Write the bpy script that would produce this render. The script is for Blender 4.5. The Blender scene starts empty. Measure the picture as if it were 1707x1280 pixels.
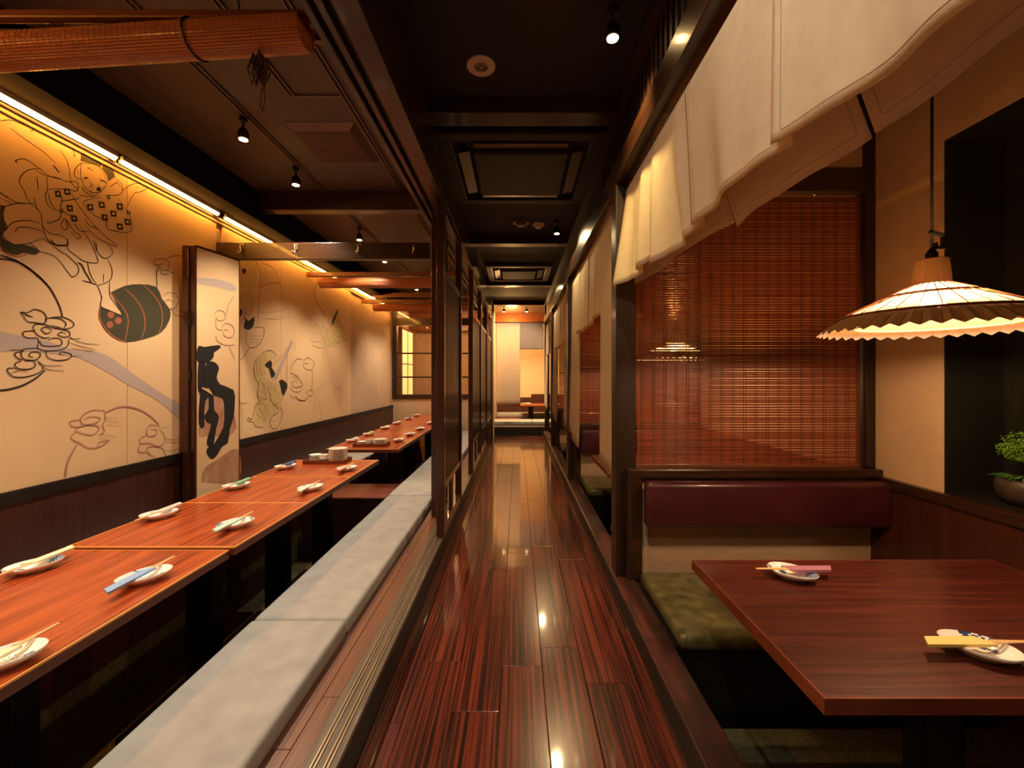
import bpy, bmesh, math, random
from mathutils import Vector
from mathutils.geometry import tessellate_polygon
random.seed(7)
sc = bpy.context.scene
COL = sc.collection
PI = math.pi
# ---------------------------------------------------------------- camera
EYE = 0.97
cam_d = bpy.data.cameras.new('camera'); cam = bpy.data.objects.new('camera', cam_d); COL.objects.link(cam)
cam.location = (0, 0, EYE); cam.rotation_euler = (PI/2, 0, 0)
cam_d.sensor_width = 36; cam_d.lens = 36*700/1707
cam_d.shift_x = -8.5/1707; cam_d.shift_y = -12/1707
cam_d.clip_start = 0.02; cam_d.clip_end = 60
sc.camera = cam
# ---------------------------------------------------------------- world and exposure
w = bpy.data.worlds.new('world'); sc.world = w; w.use_nodes = True
w.node_tree.nodes['Background'].inputs[0].default_value = (1, .62, .35, 1)
w.node_tree.nodes['Background'].inputs[1].default_value = 0.008
sc.view_settings.view_transform = 'Standard'; sc.view_settings.look = 'None'
sc.view_settings.exposure = 0.15; sc.view_settings.gamma = 1; sc.view_settings.use_curve_mapping = False
sc.cycles.use_denoising = True
sc.cycles.max_bounces = 7; sc.cycles.diffuse_bounces = 4; sc.cycles.glossy_bounces = 4
sc.cycles.transmission_bounces = 4; sc.cycles.transparent_max_bounces = 12
sc.cycles.sample_clamp_indirect = 4.0; sc.cycles.caustics_reflective = False; sc.cycles.caustics_refractive = False

WARM = (1, .70, .40); TUNG = (1, .79, .56); AMBER = (1, .50, .13)
def lamp(kind, loc, power, col, size=.03, target=None, cone=100, blend=.6, sy=None):
    d = bpy.data.lights.new('lamp_light', kind); d.energy = power; d.color = col
    if kind == 'SPOT': d.spot_size = math.radians(cone); d.spot_blend = blend; d.shadow_soft_size = size
    elif kind == 'POINT': d.shadow_soft_size = size
    elif kind == 'AREA':
        d.size = size
        if sy: d.shape = 'RECTANGLE'; d.size_y = sy
    o = bpy.data.objects.new('lamp_light', d); COL.objects.link(o); o.location = loc
    if target is not None:
        o.rotation_euler = (Vector(target)-Vector(loc)).to_track_quat('-Z', 'Y').to_euler()
    return o
# ceiling spots over the long tables (y, power)
SPOTS = [(2.025, 46), (2.506, 46), (3.515, 43), (4.186, 43), (5.52, 38), (5.97, 38)]
# the row goes on behind the photographer
for y, p in SPOTS + [(.80, 54), (0.2, 44)]:
    lamp('SPOT', (-1.32, y, 2.075), p, TUNG, .02, (-1.32, y-.06, 0), 104, .6)
# corridor spots
lamp('SPOT', (.323, 1.42, 2.10), 40, (1, .66, .22), .02, (.53, 1.62, 1.62), 80, .9)
lamp('SPOT', (-.05, .35, 2.13), 34, (1, .82, .58), .03, (.35, .80, 1.2), 120, .7)
lamp('SPOT', (.318, 3.36, 2.10), 26, (1, .72, .34), .02, (.46, 3.0, 1.0), 130, .8)
lamp('SPOT', (.318, 5.30, 2.10), 24, (1, .72, .34), .02, (.46, 5.0, 1.0), 130, .8)  # extra corridor light, no fixture modelled
lamp('SPOT', (-.10, -.5, 2.15), 16, (1, .78, .52), .03, (0, -.1, 0), 120, .6)  # extra light added behind the camera, no fixture
# room at the end of the corridor
lamp('SPOT', (-.232, 7.39, 2.06), 120, (1, .66, .30), .03, (-.2, 7.5, 0), 140, .6)
lamp('SPOT', (.167, 7.39, 2.06), 120, (1, .66, .30), .03, (.2, 7.6, 0), 140, .6)
lamp('POINT', (-.1, 8.0, 1.9), 40, (1, .55, .18), .05)  # fixtureless light added to brighten the end room
lamp('SPOT', (-.05, 5.80, 2.14), 110, (1, .76, .45), .03, (-.1, 7.02, 1.0), 80, .6)  # unseen corridor source added to light the end curtain
# added lights without fixtures in the room seen through the left window
lamp('POINT', (-1.2, 7.5, 1.9), 34, (1, .55, .22), .05)
lamp('POINT', (-.8, 6.9, 2.0), 14, (1, .6, .3), .05)
# ---------------------------------------------------------------- mesh helpers
class MB:
    def __init__(s): s.v = []; s.f = []; s.m = []
    def add(s, vs, fs, mi=0):
        b = len(s.v); s.v += [tuple(p) for p in vs]; s.f += [[b+i for i in f] for f in fs]; s.m += [mi]*len(fs); return s
    def box(s, x0, x1, y0, y1, z0, z1, mi=0):
        return s.add([(x0,y0,z0),(x1,y0,z0),(x1,y1,z0),(x0,y1,z0),(x0,y0,z1),(x1,y0,z1),(x1,y1,z1),(x0,y1,z1)],
            [(0,3,2,1),(4,5,6,7),(0,1,5,4),(1,2,6,5),(2,3,7,6),(3,0,4,7)], mi)
    def lathe(s, c, prof, seg=24, mi=0, sx=1, sy=1, cap=True):
        vs = []; fs = []; n = len(prof)
        for r, z in prof:
            for k in range(seg):
                a = 2*PI*k/seg; vs.append((c[0]+r*math.cos(a)*sx, c[1]+r*math.sin(a)*sy, c[2]+z))
        for i in range(n-1):
            for k in range(seg):
                k2 = (k+1) % seg; fs.append((i*seg+k, i*seg+k2, (i+1)*seg+k2, (i+1)*seg+k))
        if cap: fs.append(tuple(range(seg-1, -1, -1))); fs.append(tuple((n-1)*seg+k for k in range(seg)))
        return s.add(vs, fs, mi)
    def tube(s, pts, r, seg=8, mi=0, cap=True, closed=False):
        pts = [Vector(p) for p in pts]; n = len(pts); vs = []; fs = []
        up = Vector((0, 0, 1))
        for i, p in enumerate(pts):
            if closed: t = pts[(i+1) % n]-pts[i-1]
            else: t = pts[min(i+1, n-1)]-pts[max(i-1, 0)]
            t.normalize()
            a = t.cross(up)
            if a.length < .05: a = t.cross(Vector((1, 0, 0)))
            a.normalize(); b = t.cross(a)
            rr = r[i] if isinstance(r, (list, tuple)) else r
            for k in range(seg):
                q = 2*PI*k/seg; vs.append(p+a*math.cos(q)*rr+b*math.sin(q)*rr)
        for i in range(n if closed else n-1):
            j = (i+1) % n
            for k in range(seg):
                k2 = (k+1) % seg; fs.append((i*seg+k, j*seg+k, j*seg+k2, i*seg+k2))
        if cap and not closed: fs.append(tuple(range(seg))); fs.append(tuple((n-1)*seg+k for k in range(seg-1, -1, -1)))
        return s.add(vs, fs, mi)
def part(name, mb, mats, parent=None, bevel=0, smooth=False, kind=None, label=None, solid=0, seg=2):
    me = bpy.data.meshes.new(name)
    L = Vector((0, 0, 0)); q = parent
    while q is not None: L = L+q.location; q = q.parent
    me.from_pydata([(a-L[0], b-L[1], c-L[2]) for a, b, c in mb.v], [], mb.f)
    if not isinstance(mats, (list, tuple)): mats = [mats]
    for m in mats: me.materials.append(m)
    if len(mats) > 1: me.polygons.foreach_set('material_index', mb.m)
    if smooth: me.polygons.foreach_set('use_smooth', [True]*len(me.polygons))
    bm = bmesh.new(); bm.from_mesh(me); bmesh.ops.recalc_face_normals(bm, faces=bm.faces); bm.to_mesh(me); bm.free()
    o = bpy.data.objects.new(name, me); COL.objects.link(o)
    if parent is not None: o.parent = parent
    if bevel:
        b = o.modifiers.new('bevel', 'BEVEL'); b.width = bevel; b.segments = seg; b.limit_method = 'ANGLE'; b.angle_limit = math.radians(40)
    if solid:
        b = o.modifiers.new('solid', 'SOLIDIFY'); b.thickness = solid; b.offset = 0
    if kind: o['kind'] = kind
    if label: o['label'] = label
    return o
def tag(o, label, cat, group=None, kind=None):
    o['label'] = label; o['category'] = cat
    if group: o['group'] = group
    if kind: o['kind'] = kind
    return o
def thing(name, label, cat, loc, group=None):
    o = bpy.data.objects.new(name, None); COL.objects.link(o); o.location = loc; o.empty_display_size = .05
    return tag(o, label, cat, group)
TN = [60]
def struct(name, mb, mat, label=None, bevel=0, parent=None, smooth=False):
    if name in ('trim_post', 'trim_bench', 'trim_footrest'): TN[0] += 1; name = 'trim_%d' % TN[0]
    o = part(name, mb, mat, parent, bevel, smooth)
    if parent is None: o['kind'] = 'structure'
    if label: o['label'] = label
    return o
def copy_tree(o, parent=None):
    c = o.copy(); COL.objects.link(c)
    if parent is not None: c.parent = parent
    for ch in list(o.children): copy_tree(ch, c)
    return c
def B(x0, x1, y0, y1, z0, z1): return MB().box(x0, x1, y0, y1, z0, z1)
# ---------------------------------------------------------------- materials
def mat(name, col, rough=.5, metal=0, coat=0, emit=None, es=0, spec=.5, trans=0):
    m = bpy.data.materials.new(name); m.use_nodes = True; p = m.node_tree.nodes['Principled BSDF']
    p.inputs['Base Color'].default_value = (*col, 1); p.inputs['Roughness'].default_value = rough
    p.inputs['Metallic'].default_value = metal; p.inputs['Coat Weight'].default_value = coat; p.inputs['Coat Roughness'].default_value = .08
    p.inputs['Specular IOR Level'].default_value = spec
    if emit: p.inputs['Emission Color'].default_value = (*emit, 1); p.inputs['Emission Strength'].default_value = es
    return m
def nodes(m): return m.node_tree.nodes, m.node_tree.links, m.node_tree.nodes['Principled BSDF']
def noise_mat(name, stops, scale=(1, 1, 1), nscale=5, detail=5, rough=.5, coat=0, bump=0, rand=False, dist=0, spec=.5, bscale=None, croughness=.08):
    m = mat(name, stops[0][1], rough, 0, coat, spec=spec); N, L, p = nodes(m)
    p.inputs['Coat Roughness'].default_value = croughness
    tc = N.new('ShaderNodeTexCoord'); mp = N.new('ShaderNodeMapping'); mp.inputs['Scale'].default_value = scale
    L.new(tc.outputs['Object'], mp.inputs['Vector'])
    if rand:
        oi = N.new('ShaderNodeObjectInfo'); mu = N.new('ShaderNodeVectorMath'); mu.operation = 'MULTIPLY'
        mu.inputs[1].default_value = (37.0, 53.0, 71.0); L.new(oi.outputs['Random'], mu.inputs[0]); L.new(mu.outputs[0], mp.inputs['Location'])
    nz = N.new('ShaderNodeTexNoise'); nz.inputs['Scale'].default_value = nscale; nz.inputs['Detail'].default_value = detail
    nz.inputs['Distortion'].default_value = dist; L.new(mp.outputs[0], nz.inputs['Vector'])
    cr = N.new('ShaderNodeValToRGB'); e = cr.color_ramp.elements
    while len(e) < len(stops): e.new(.5)
    for i, (ps, c) in enumerate(stops): e[i].position = ps; e[i].color = (*c, 1)
    L.new(nz.outputs['Fac'], cr.inputs[0]); L.new(cr.outputs[0], p.inputs['Base Color'])
    if bump:
        bp = N.new('ShaderNodeBump'); bp.inputs['Strength'].default_value = bump; bp.inputs['Distance'].default_value = .002
        if bscale:
            n2 = N.new('ShaderNodeTexNoise'); n2.inputs['Scale'].default_value = bscale; n2.inputs['Detail'].default_value = 3
            L.new(tc.outputs['Object'], n2.inputs['Vector']); L.new(n2.outputs['Fac'], bp.inputs['Height'])
        else: L.new(nz.outputs['Fac'], bp.inputs['Height'])
        L.new(bp.outputs[0], p.inputs['Normal'])
    return m
def translucent(m, col, fac):
    N, L, p = nodes(m); t = N.new('ShaderNodeBsdfTranslucent'); t.inputs[0].default_value = (*col, 1)
    mx = N.new('ShaderNodeMixShader'); mx.inputs[0].default_value = fac; out = N['Material Output']
    L.new(p.outputs[0], mx.inputs[1]); L.new(t.outputs[0], mx.inputs[2]); L.new(mx.outputs[0], out.inputs[0]); return m
DK = [(.3, (.018, .007, .004)), (.7, (.048, .018, .008))]
M_darkY = noise_mat('dark wood along the room', DK, (30, 1.2, 30), 3, 6, .32, .25, .15)
M_darkX = noise_mat('dark wood across the room', DK, (1.2, 30, 30), 3, 6, .32, .25, .15)
M_darkZ = noise_mat('dark wood upright', [(.3, (.011, .004, .003)), (.7, (.032, .011, .006))], (30, 30, 1.2), 3, 6, .42, .05, .15)
RB = [(.25, (.10, .028, .010)), (.75, (.24, .075, .026))]
M_railX = noise_mat('red brown wood across', RB, (1.2, 30, 30), 3, 6, .4, .1, .2)
M_railY = noise_mat('red brown wood along', RB, (30, 1.2, 30), 3, 6, .4, .1, .2)
M_railZ = noise_mat('red brown wood upright', [(.3, (.028, .008, .005)), (.7, (.06, .018, .009))], (30, 30, 1.2), 3, 6, .3, .3, .1)
M_leafZ = noise_mat('partition panel wood', [(.3, (.022, .009, .005)), (.7, (.055, .022, .012))], (40, 40, 1.0), 3, 6, .34, .15, .1)
M_floor = noise_mat('zebra rosewood plank', [(.36, (.014, .004, .003)), (.46, (.060, .012, .007)), (.55, (.125, .020, .010)), (.7, (.18, .036, .015))], (48, .6, 48), 2.6, 5, .24, .75, 0, True, .35, croughness=.06)
M_strip = noise_mat('worn rosewood strip', [(.3, (.07, .024, .015)), (.7, (.17, .062, .04))], (50, 1, 50), 3, 6, .35, .3, .1, True)
M_deck = noise_mat('deck slat wood', [(.3, (.10, .02, .01)), (.7, (.26, .06, .025))], (1, 40, 40), 3, 6, .35, .4, .1, True)
M_sillr = noise_mat('worn lacquer sill', [(.3, (.018, .008, .006)), (.52, (.045, .016, .012)), (.62, (.10, .02, .018)), (.8, (.07, .05, .035))], (9, 2.5, 9), 2, 6, .38, .5, .3)
M_rail_base = noise_mat('grey worn rail strip', [(.3, (.055, .042, .032)), (.7, (.12, .095, .072))], (60, 2, 60), 3, 5, .4, .2, .1)
M_tabL = noise_mat('orange brown table laminate', [(.35, (.20, .032, .009)), (.5, (.38, .068, .016)), (.7, (.50, .11, .027))], (26, 1.1, 26), 2.4, 6, .3, .25, .05, True, .3)
M_tabR = noise_mat('mahogany table laminate', [(.3, (.034, .006, .004)), (.5, (.066, .011, .007)), (.75, (.11, .021, .012))], (1.1, 26, 26), 2.4, 6, .38, .15, .3, True, .3)
M_edgeL = mat('light edge banding', (.75, .33, .09), .35)
M_edgeR = noise_mat('red edge banding', [(.3, (.13, .026, .012)), (.7, (.21, .05, .02))], (2, 2, 2), 6, 3, .35)
M_wains = noise_mat('dark red wainscot', [(.3, (.035, .007, .004)), (.7, (.07, .016, .008))], (14, 14, 1), 3, 5, .45, .1, .1)
M_plaster = noise_mat('cream plaster', [(.3, (.60, .42, .26)), (.7, (.68, .49, .31))], (1, 1, 1), 9, 6, .85, 0, .25, bscale=160)
M_plasterD = noise_mat('tan board', [(.3, (.42, .28, .18)), (.7, (.50, .34, .22))], (1, 6, 6), 6, 5, .7, 0, .1)
M_mural = noise_mat('mural paper', [(.3, (.78, .53, .28)), (.6, (.84, .59, .33)), (.8, (.84, .55, .26))], (1, 1, 1), 2.2, 4, .75, 0, .1, bscale=240)
M_ceil = noise_mat('dark ceiling board', [(.3, (.060, .033, .017)), (.7, (.095, .054, .028))], (20, 1, 20), 2, 5, .5, 0, .1)
M_ceilC = noise_mat('black corridor ceiling', [(.3, (.012, .006, .004)), (.7, (.02, .01, .006))], (10, 1, 10), 2, 5, .75)
M_soffit = mat('dark soffit', (.008, .005, .003), .95, spec=.05)
M_batten = mat('batten metal', (.16, .09, .05), .35, .3)
M_black = mat('matt black', (.008, .006, .005), .5)
M_blackg = mat('satin black metal', (.012, .009, .008), .3, .4)
M_green = noise_mat('black green niche board', [(.3, (.010, .010, .007)), (.7, (.018, .018, .012))], (1, 10, 1), 4, 4, .4)
M_cush = noise_mat('grey woven seat fabric', [(.3, (.30, .30, .305)), (.7, (.375, .375, .38))], (1, 1, 1), 14, 6, .8, 0, .5, bscale=420)
M_gold = noise_mat('olive gold leatherette', [(.3, (.055, .048, .020)), (.5, (.10, .088, .038)), (.75, (.17, .15, .07))], (1, 1, 1), 22, 6, .33, .2, .4)
M_maroon = noise_mat('maroon leatherette', [(.3, (.045, .007, .012)), (.7, (.065, .011, .018))], (1, 1, 1), 8, 4, .35, .25, .15, bscale=220)
M_carpet = noise_mat('olive carpet', [(.3, (.07, .058, .03)), (.7, (.14, .12, .065))], (1, 1, 1), 60, 5, .95, 0, .6)
M_white = mat('white glaze', (.90, .90, .90), .12, 0, .5)
M_blue = mat('blue glaze', (.035, .07, .19), .2, 0, .5)
M_bluel = mat('pale blue glaze', (.30, .38, .52), .2, 0, .5)
M_stick = mat('pale chopstick wood', (.85, .58, .30), .55)
M_paper = {k: mat(k+' paper sleeve', c, .7) for k, c in dict(yellow=(.80, .62, .22), mauve=(.42, .17, .28), blue=(.25, .42, .75), teal=(.45, .68, .62),
    white=(.80, .76, .70), pink=(.80, .62, .60), salmon=(.80, .45, .28), navy=(.04, .09, .28), cream=(.85, .78, .55), green=(.22, .45, .30)).items()}
M_noren = translucent(noise_mat('unbleached linen', [(.3, (.66, .57, .44)), (.7, (.74, .65, .52))], (1, 1, 1), 30, 5, .85, 0, .35, bscale=380), (.75, .55, .33), .35)
M_hem = mat('hem seam line', (.40, .36, .28), .9)  # slightly darker tone for the sewn hem lines
M_norend = translucent(mat('grey mauve linen', (.36, .27, .24), .9), (.4, .3, .22), .2)
M_bamboo = translucent(noise_mat('red brown bamboo slat', [(.3, (.17, .032, .011)), (.55, (.27, .056, .018)), (.75, (.36, .088, .029))], (2, 1, 90), 3, 4, .4, .15), (.45, .12, .03), .10)
M_roll = translucent(noise_mat('orange bamboo roll', [(.3, (.33, .085, .022)), (.7, (.52, .16, .045))], (2, 60, 60), 3, 4, .4, .15), (.5, .15, .04), .1)
M_thread = mat('tan thread', (.55, .32, .13), .6)
M_threadd = mat('dark thread', (.06, .02, .01), .7)
M_lampwood = noise_mat('pale turned wood', [(.3, (.60, .33, .14)), (.7, (.72, .42, .20))], (30, 30, 2), 3, 5, .5)
M_lamppaper = translucent(mat('lit lamp paper', (.80, .72, .58), .7), (1, .88, .66), .7)
def thin_sheet(m, fac, col):
    N, L, p = nodes(m); out = N['Material Output']; src = out.inputs[0].links[0].from_socket
    t = N.new('ShaderNodeBsdfTransparent'); t.inputs[0].default_value = (*col, 1); mx = N.new('ShaderNodeMixShader'); mx.inputs[0].default_value = fac
    L.new(src, mx.inputs[1]); L.new(t.outputs[0], mx.inputs[2]); L.new(mx.outputs[0], out.inputs[0])
thin_sheet(M_lamppaper, .50, (1, .62, .28))
M_skirt = translucent(mat('pleated lamp paper', (.55, .47, .42), .75), (.6, .48, .38), .15)
M_bulb = mat('lamp bulb', (1, 1, 1), .5, emit=(1, .72, .38), es=60)
M_spot = mat('spot lamp face', (1, 1, 1), .5, emit=(1, .62, .24), es=45)
M_led = mat('strip light', (1, 1, 1), .5, emit=(1, .40, .06), es=80)
M_ledoff = mat('strip diffuser', (.5, .5, .55), .4)
M_brass = mat('brass rail', (.35, .27, .18), .3, .8)
M_vent = mat('brown painted grille', (.11, .055, .028), .4)
M_cream_p = mat('cream plastic', (.65, .48, .30), .4)
M_ac = mat('brown air unit panel', (.018, .010, .006), .65)
M_steel = mat('hook steel', (.35, .28, .2), .3, .8)
M_ink = mat('black ink', (.014, .011, .010), .8)
M_ink2 = mat('brown ink line', (.10, .06, .035), .8)
M_pinkl = mat('faded plum line', (.42, .23, .18), .8)
M_faint = mat('faint grey line', (.48, .36, .25), .8)
M_olive = noise_mat('olive ink fill', [(.3, (.035, .032, .014)), (.7, (.075, .066, .028))], (1, 40, 60), 4, 4, .8)
M_redl = mat('vermilion line', (.40, .12, .055), .8)
M_yel = mat('yellow wash', (.72, .53, .23), .8)
M_purp = mat('lavender wash', (.52, .42, .37), .8)
M_wred = noise_mat('rust wash', [(.3, (.42, .17, .09)), (.7, (.60, .36, .22))], (6, 6, 3), 3, 5, .8)
M_gcloth = mat('dark rope', (.07, .03, .015), .9)
M_plant = mat('moss green leaf', (.16, .36, .03), .6)
M_grass = mat('blade green leaf', (.06, .25, .03), .5)
M_pot = noise_mat('dark clay pot', [(.3, (.03, .022, .016)), (.7, (.06, .04, .03))], (1, 1, 1), 20, 4, .5)
M_tray = mat('red lacquer tray', (.16, .03, .012), .3, 0, .3)
M_litpanel = noise_mat('backlit yellow panel', [(.3, (.9, .7, .3)), (.7, (1, .85, .45))], (1, 1, 1), 3, 3, .6)
def litpanel():
    N, L, p = nodes(M_litpanel); tc = N.new('ShaderNodeTexCoord'); mp = N.new('ShaderNodeMapping'); mp.inputs['Scale'].default_value = (1, 45, 22)
    nz = N.new('ShaderNodeTexNoise'); nz.inputs['Scale'].default_value = 1; nz.inputs['Detail'].default_value = 4
    L.new(tc.outputs['Object'], mp.inputs[0]); L.new(mp.outputs[0], nz.inputs['Vector'])
    cr = N.new('ShaderNodeValToRGB'); e = cr.color_ramp.elements; e[0].position = .36; e[0].color = (.25, .14, .03, 1); e[1].position = .46; e[1].color = (1, .66, .20, 1)
    L.new(nz.outputs['Fac'], cr.inputs[0]); L.new(cr.outputs[0], p.inputs['Emission Color']); p.inputs['Emission Strength'].default_value = .95
litpanel()
def glass():
    m = bpy.data.materials.new('window glass'); m.use_nodes = True; N = m.node_tree.nodes; L = m.node_tree.links; N.remove(N['Principled BSDF'])
    t = N.new('ShaderNodeBsdfTransparent'); g = N.new('ShaderNodeBsdfGlossy'); g.inputs['Roughness'].default_value = .03
    mx = N.new('ShaderNodeMixShader'); mx.inputs[0].default_value = .06
    L.new(t.outputs[0], mx.inputs[1]); L.new(g.outputs[0], mx.inputs[2]); L.new(mx.outputs[0], N['Material Output'].inputs[0]); return m
M_glass = glass()

# ================================================================ SETTING
XL, XR, ZC = -1.92, 1.60, 2.22
YN = -1.2
# corridor floor with planks
fl = struct('floor', B(-.42, .44, YN, 6.93, -.06, -.019), M_black, 'dark glossy corridor floor of long rosewood planks')
rows = [(-.402, -.3235, 1.18), (-.3235, -.188, 1.435), (-.188, -.052, 1.217), (-.052, .084, 1.409), (.084, .219, 1.505), (.219, .355, 1.33), (.355, .430, 1.62)]
for x0, x1, j in rows:
    ys = [j+.9*k for k in range(-4, 9)]
    ys = [YN]+[y for y in ys if YN+.1 < y < 6.8]+[6.93]
    for a, b in zip(ys, ys[1:]):
        cx, cy = (x0+x1)/2, (a+b)/2
        hx, hy = (x1-x0)/2-.0006, (b-a)/2-.0007
        o = part('plank', MB().box(-hx, hx, -hy, hy, -.018, random.uniform(-.0004, 0)), M_floor, fl, .0012, seg=1); o.location = (cx, cy, 0)
# left platform (raised 10 cm) and bench platforms, pits
struct('floor_platform_left', MB().box(-.91, -.402, YN, 6.45, -.40, .086), M_black, 'raised dark platform between corridor and long tables')
struct('floor_platform_wall', MB().box(XL, -1.55, YN, 6.45, -.12, .10), M_wains, 'raised bench platform along the mural wall')
struct('floor_pit_left', MB().box(XL, -.90, YN, 6.45, -.42, -.33).box(XL, -1.552, YN, 6.45, -.40, -.121), M_carpet, 'olive carpeted foot well under the long tables')
# rosewood boards beside the rails
stw = struct('trim_1', B(-.575, -.481, YN, 6.45, .082, .088), M_black, 'rosewood strip between the grey seat cushions and the door rails')
ys = [YN, -.1, .98, 2.07, 3.2, 4.3, 5.4, 6.45]
for i, (x0, x1) in enumerate([(-.575, -.5285), (-.5275, -.481)]):
    yy = [YN]+[y+i*.16 for y in ys[1:-1]]+[6.45]
    for a, b in zip(yy, yy[1:]):
        o = part('plank', B(-(x1-x0)/2, (x1-x0)/2, -(b-a)/2+.0006, (b-a)/2-.0006, -.012, 0), M_strip, stw, .001, seg=1); o.location = ((x0+x1)/2, (a+b)/2, .1005)
kr = struct('trim_2', B(-.480, -.402, YN, 6.75, .088, .103), M_rail_base, 'grey worn threshold strip with sliding door rails')
for x in (-.458, -.449, -.428, -.419):
    part('rail', MB().box(x-.0016, x+.0016, YN, 6.7, .103, .1062), M_brass, kr)
# deck between the two foot wells
dk = struct('trim_3', B(-1.56, -.895, 3.03, 3.42, -.33, .085), M_darkX, 'slatted wooden deck crossing between the two foot wells')
for k in range(8):
    y0 = 3.03+k*.049
    part('slat', B(-1.555, -.90, y0+.001, y0+.047, .086, .10), M_deck, dk, .002, seg=1)
# right sill and booth platforms
sr = struct('trim_4', MB().box(.430, .520, YN, 6.93, -.35, .08), M_sillr, 'worn dark lacquered sill along the booths', .004)
struct('trim_5', MB().box(.4285, .4298, YN, 6.93, .0, .07), M_black, 'black kick face of the booth sill')
struct('floor_pit_right', B(.52, XR, YN, 6.93, -.42, -.33), M_carpet, 'dark carpeted foot well of the booths')
# left wall
struct('wall_left', B(XL-.10, XL, YN, 6.45, -.4, ZC), M_plaster, 'cream plaster wall behind the mural')
struct('baseboard_left', B(XL, XL+.014, YN, 6.45, .10, .505), M_wains, 'dark red wainscot board below the mural')
struct('trim_6', B(XL, XL+.022, YN, 6.45, .495, .538), M_black, 'black cap rail on the left wainscot')
struct('trim_7', B(XL, XL+.017, YN, 6.45, 1.950, 1.970), M_plasterD, 'tan cornice strip above the mural')
struct('trim_8', MB().box(XL, XL+.022, YN, 6.45, 1.970, 1.984), M_darkY, 'dark ledge under the strip light')
struct('trim_9', MB().box(XL, -1.74, YN, 6.45, 2.022, ZC), M_soffit, 'dark soffit along the left wall')
struct('trim_10', MB().box(XL, XL+.02, YN, 6.45, 1.984, 2.022), M_soffit, 'light trough back board')
# left room ceiling
cl = struct('ceiling', B(XL, -.56, YN, 6.45, ZC, ZC+.06), M_ceil, 'dark brown boarded ceiling over the long tables')
for x, a, b in ((-1.735, YN, 6.4), (-1.285, YN, 6.4), (-.995, YN, 1.87), (-.765, YN, 6.4)):
    for dx in (-.012, .008):
        part('batten', B(x+dx-.003, x+dx+.003, a, b, ZC-.008, ZC), M_batten, cl)
    part('groove', B(x-.012, x+.008, a, b, ZC-.002, ZC-.0005), M_black, cl)
part('batten', B(-.995, -.765, 1.86, 1.868, ZC-.006, ZC), M_batten, cl)
cc = struct('ceiling_corridor', B(-.42, .48, YN, 6.93, ZC, ZC+.06), M_ceilC, 'black corridor ceiling')
struct('ceiling_booths', B(.48, XR+.3, YN, 6.93, ZC, ZC+.06), M_ceilC, 'dark ceiling over the booths')
# header with door grooves, left
hd = struct('trim_11', MB().box(-.556, -.40, YN, 6.75, 1.95, ZC), M_darkY, 'heavy dark header beam with sliding door grooves')
for a, b in ((-.556, -.536), (-.518, -.497), (-.474, -.404)):
    part('groove_bar', B(a, b, YN, 6.75, 1.925, 1.951), M_darkY if a < -.5 else M_darkY, hd, .002, seg=1)
# corridor cross beams
for i, (y, z) in enumerate(((1.87, 2.145), (3.72, 2.15), (5.43, 2.15))):
    struct('trim_%d' % (12+i), B(-.402, .45, y, y+.10, z, ZC), M_darkX, 'dark beam crossing the corridor ceiling', .003)
struct('trim_15', B(-.402, .53, 6.88, 7.0, 2.145, ZC), M_darkX, 'dark lintel at the corridor end')
# beams across the left room
def beam(n, y0, y1, z0, z1, x0=XL, x1=-.556, m=M_darkX, lab='', bv=.004): return struct('trim_%d' % n, B(x0, x1, y0, y1, z0, z1), m, lab, bv)
bm1 = beam(16, 2.66, 2.70, 1.715, 1.822, lab='dark cross beam with coat hooks over the tables')
beam(17, 2.82, 2.90, 2.09, ZC, x0=-1.74, lab='shallow ceiling beam beyond the hooked beam', m=M_darkX)
beam(18, 1.160, 1.185, 1.964, 1.987, lab='nearest red brown rail crossing over the tables', m=M_railX)
r2 = struct('trim_19', MB().box(XL, -.556, 1.247, 1.262, 1.969, 1.985).box(XL, -.556, 1.251, 1.262, 1.985, 1.988).box(XL, -.556, 1.247, 1.262, 1.988, 2.004), M_railX, 'grooved red brown rail the rolled blind hangs from', .002)
beam(20, 3.80, 3.84, 1.88, 1.92, lab='brown rail over the first far rolled blind', m=M_railX)
beam(21, 3.98, 4.02, 1.92, 1.96, lab='second brown rail over the first far rolled blind', m=M_railX)
beam(22, 5.18, 5.22, 1.88, 1.93, lab='brown rail over the farthest rolled blind', m=M_railX)
beam(23, 5.42, 5.46, 2.0, 2.06, lab='brown rail near the back wall', m=M_railX)
for x in (-1.74, -1.40, -1.00, -.65):
    hk = MB().tube([(x, 2.658, 1.80), (x, 2.645, 1.80), (x, 2.64, 1.785), (x, 2.645, 1.765), (x, 2.64, 1.745), (x, 2.62, 1.742), (x, 2.615, 1.757)], .006, 6)
    part('hook', hk, M_steel, bm1, smooth=True)
    part('hook_plate', B(x-.012, x+.012, 2.655, 2.661, 1.775, 1.812), M_steel, bm1)
# back wall of the left room with the mullioned window
YB = 6.45
struct('wall_back_left', MB().box(-2.05, -.44, YB, YB+.08, -.4, .66).box(-2.05, XL+.01, YB, YB+.08, .66, ZC), M_plaster, 'cream wall below the mullioned window')
wn = bpy.data.objects.new('window_1', None); COL.objects.link(wn); wn.location = (-1.17, YB, .66); wn['kind'] = 'structure'; wn['label'] = 'dark framed mullioned window in the back wall of the long table room'
def wpart(n, x0, x1, z0, z1, y0=YB-.02, y1=YB+.06, m=M_black): return part(n, B(x0, x1, y0, y1, z0, z1), m, wn, .002, seg=1)
wpart('window_frame', XL+.01, XL+.075, .63, 2.0, m=M_darkZ)
wpart('sill', XL+.07, -.44, .635, .70, m=M_darkX); wpart('head_rail', XL+.07, -.44, 1.76, 1.87, m=M_darkX); wpart('top_rail', XL+.07, -.44, 1.985, ZC, m=M_darkX)
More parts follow.
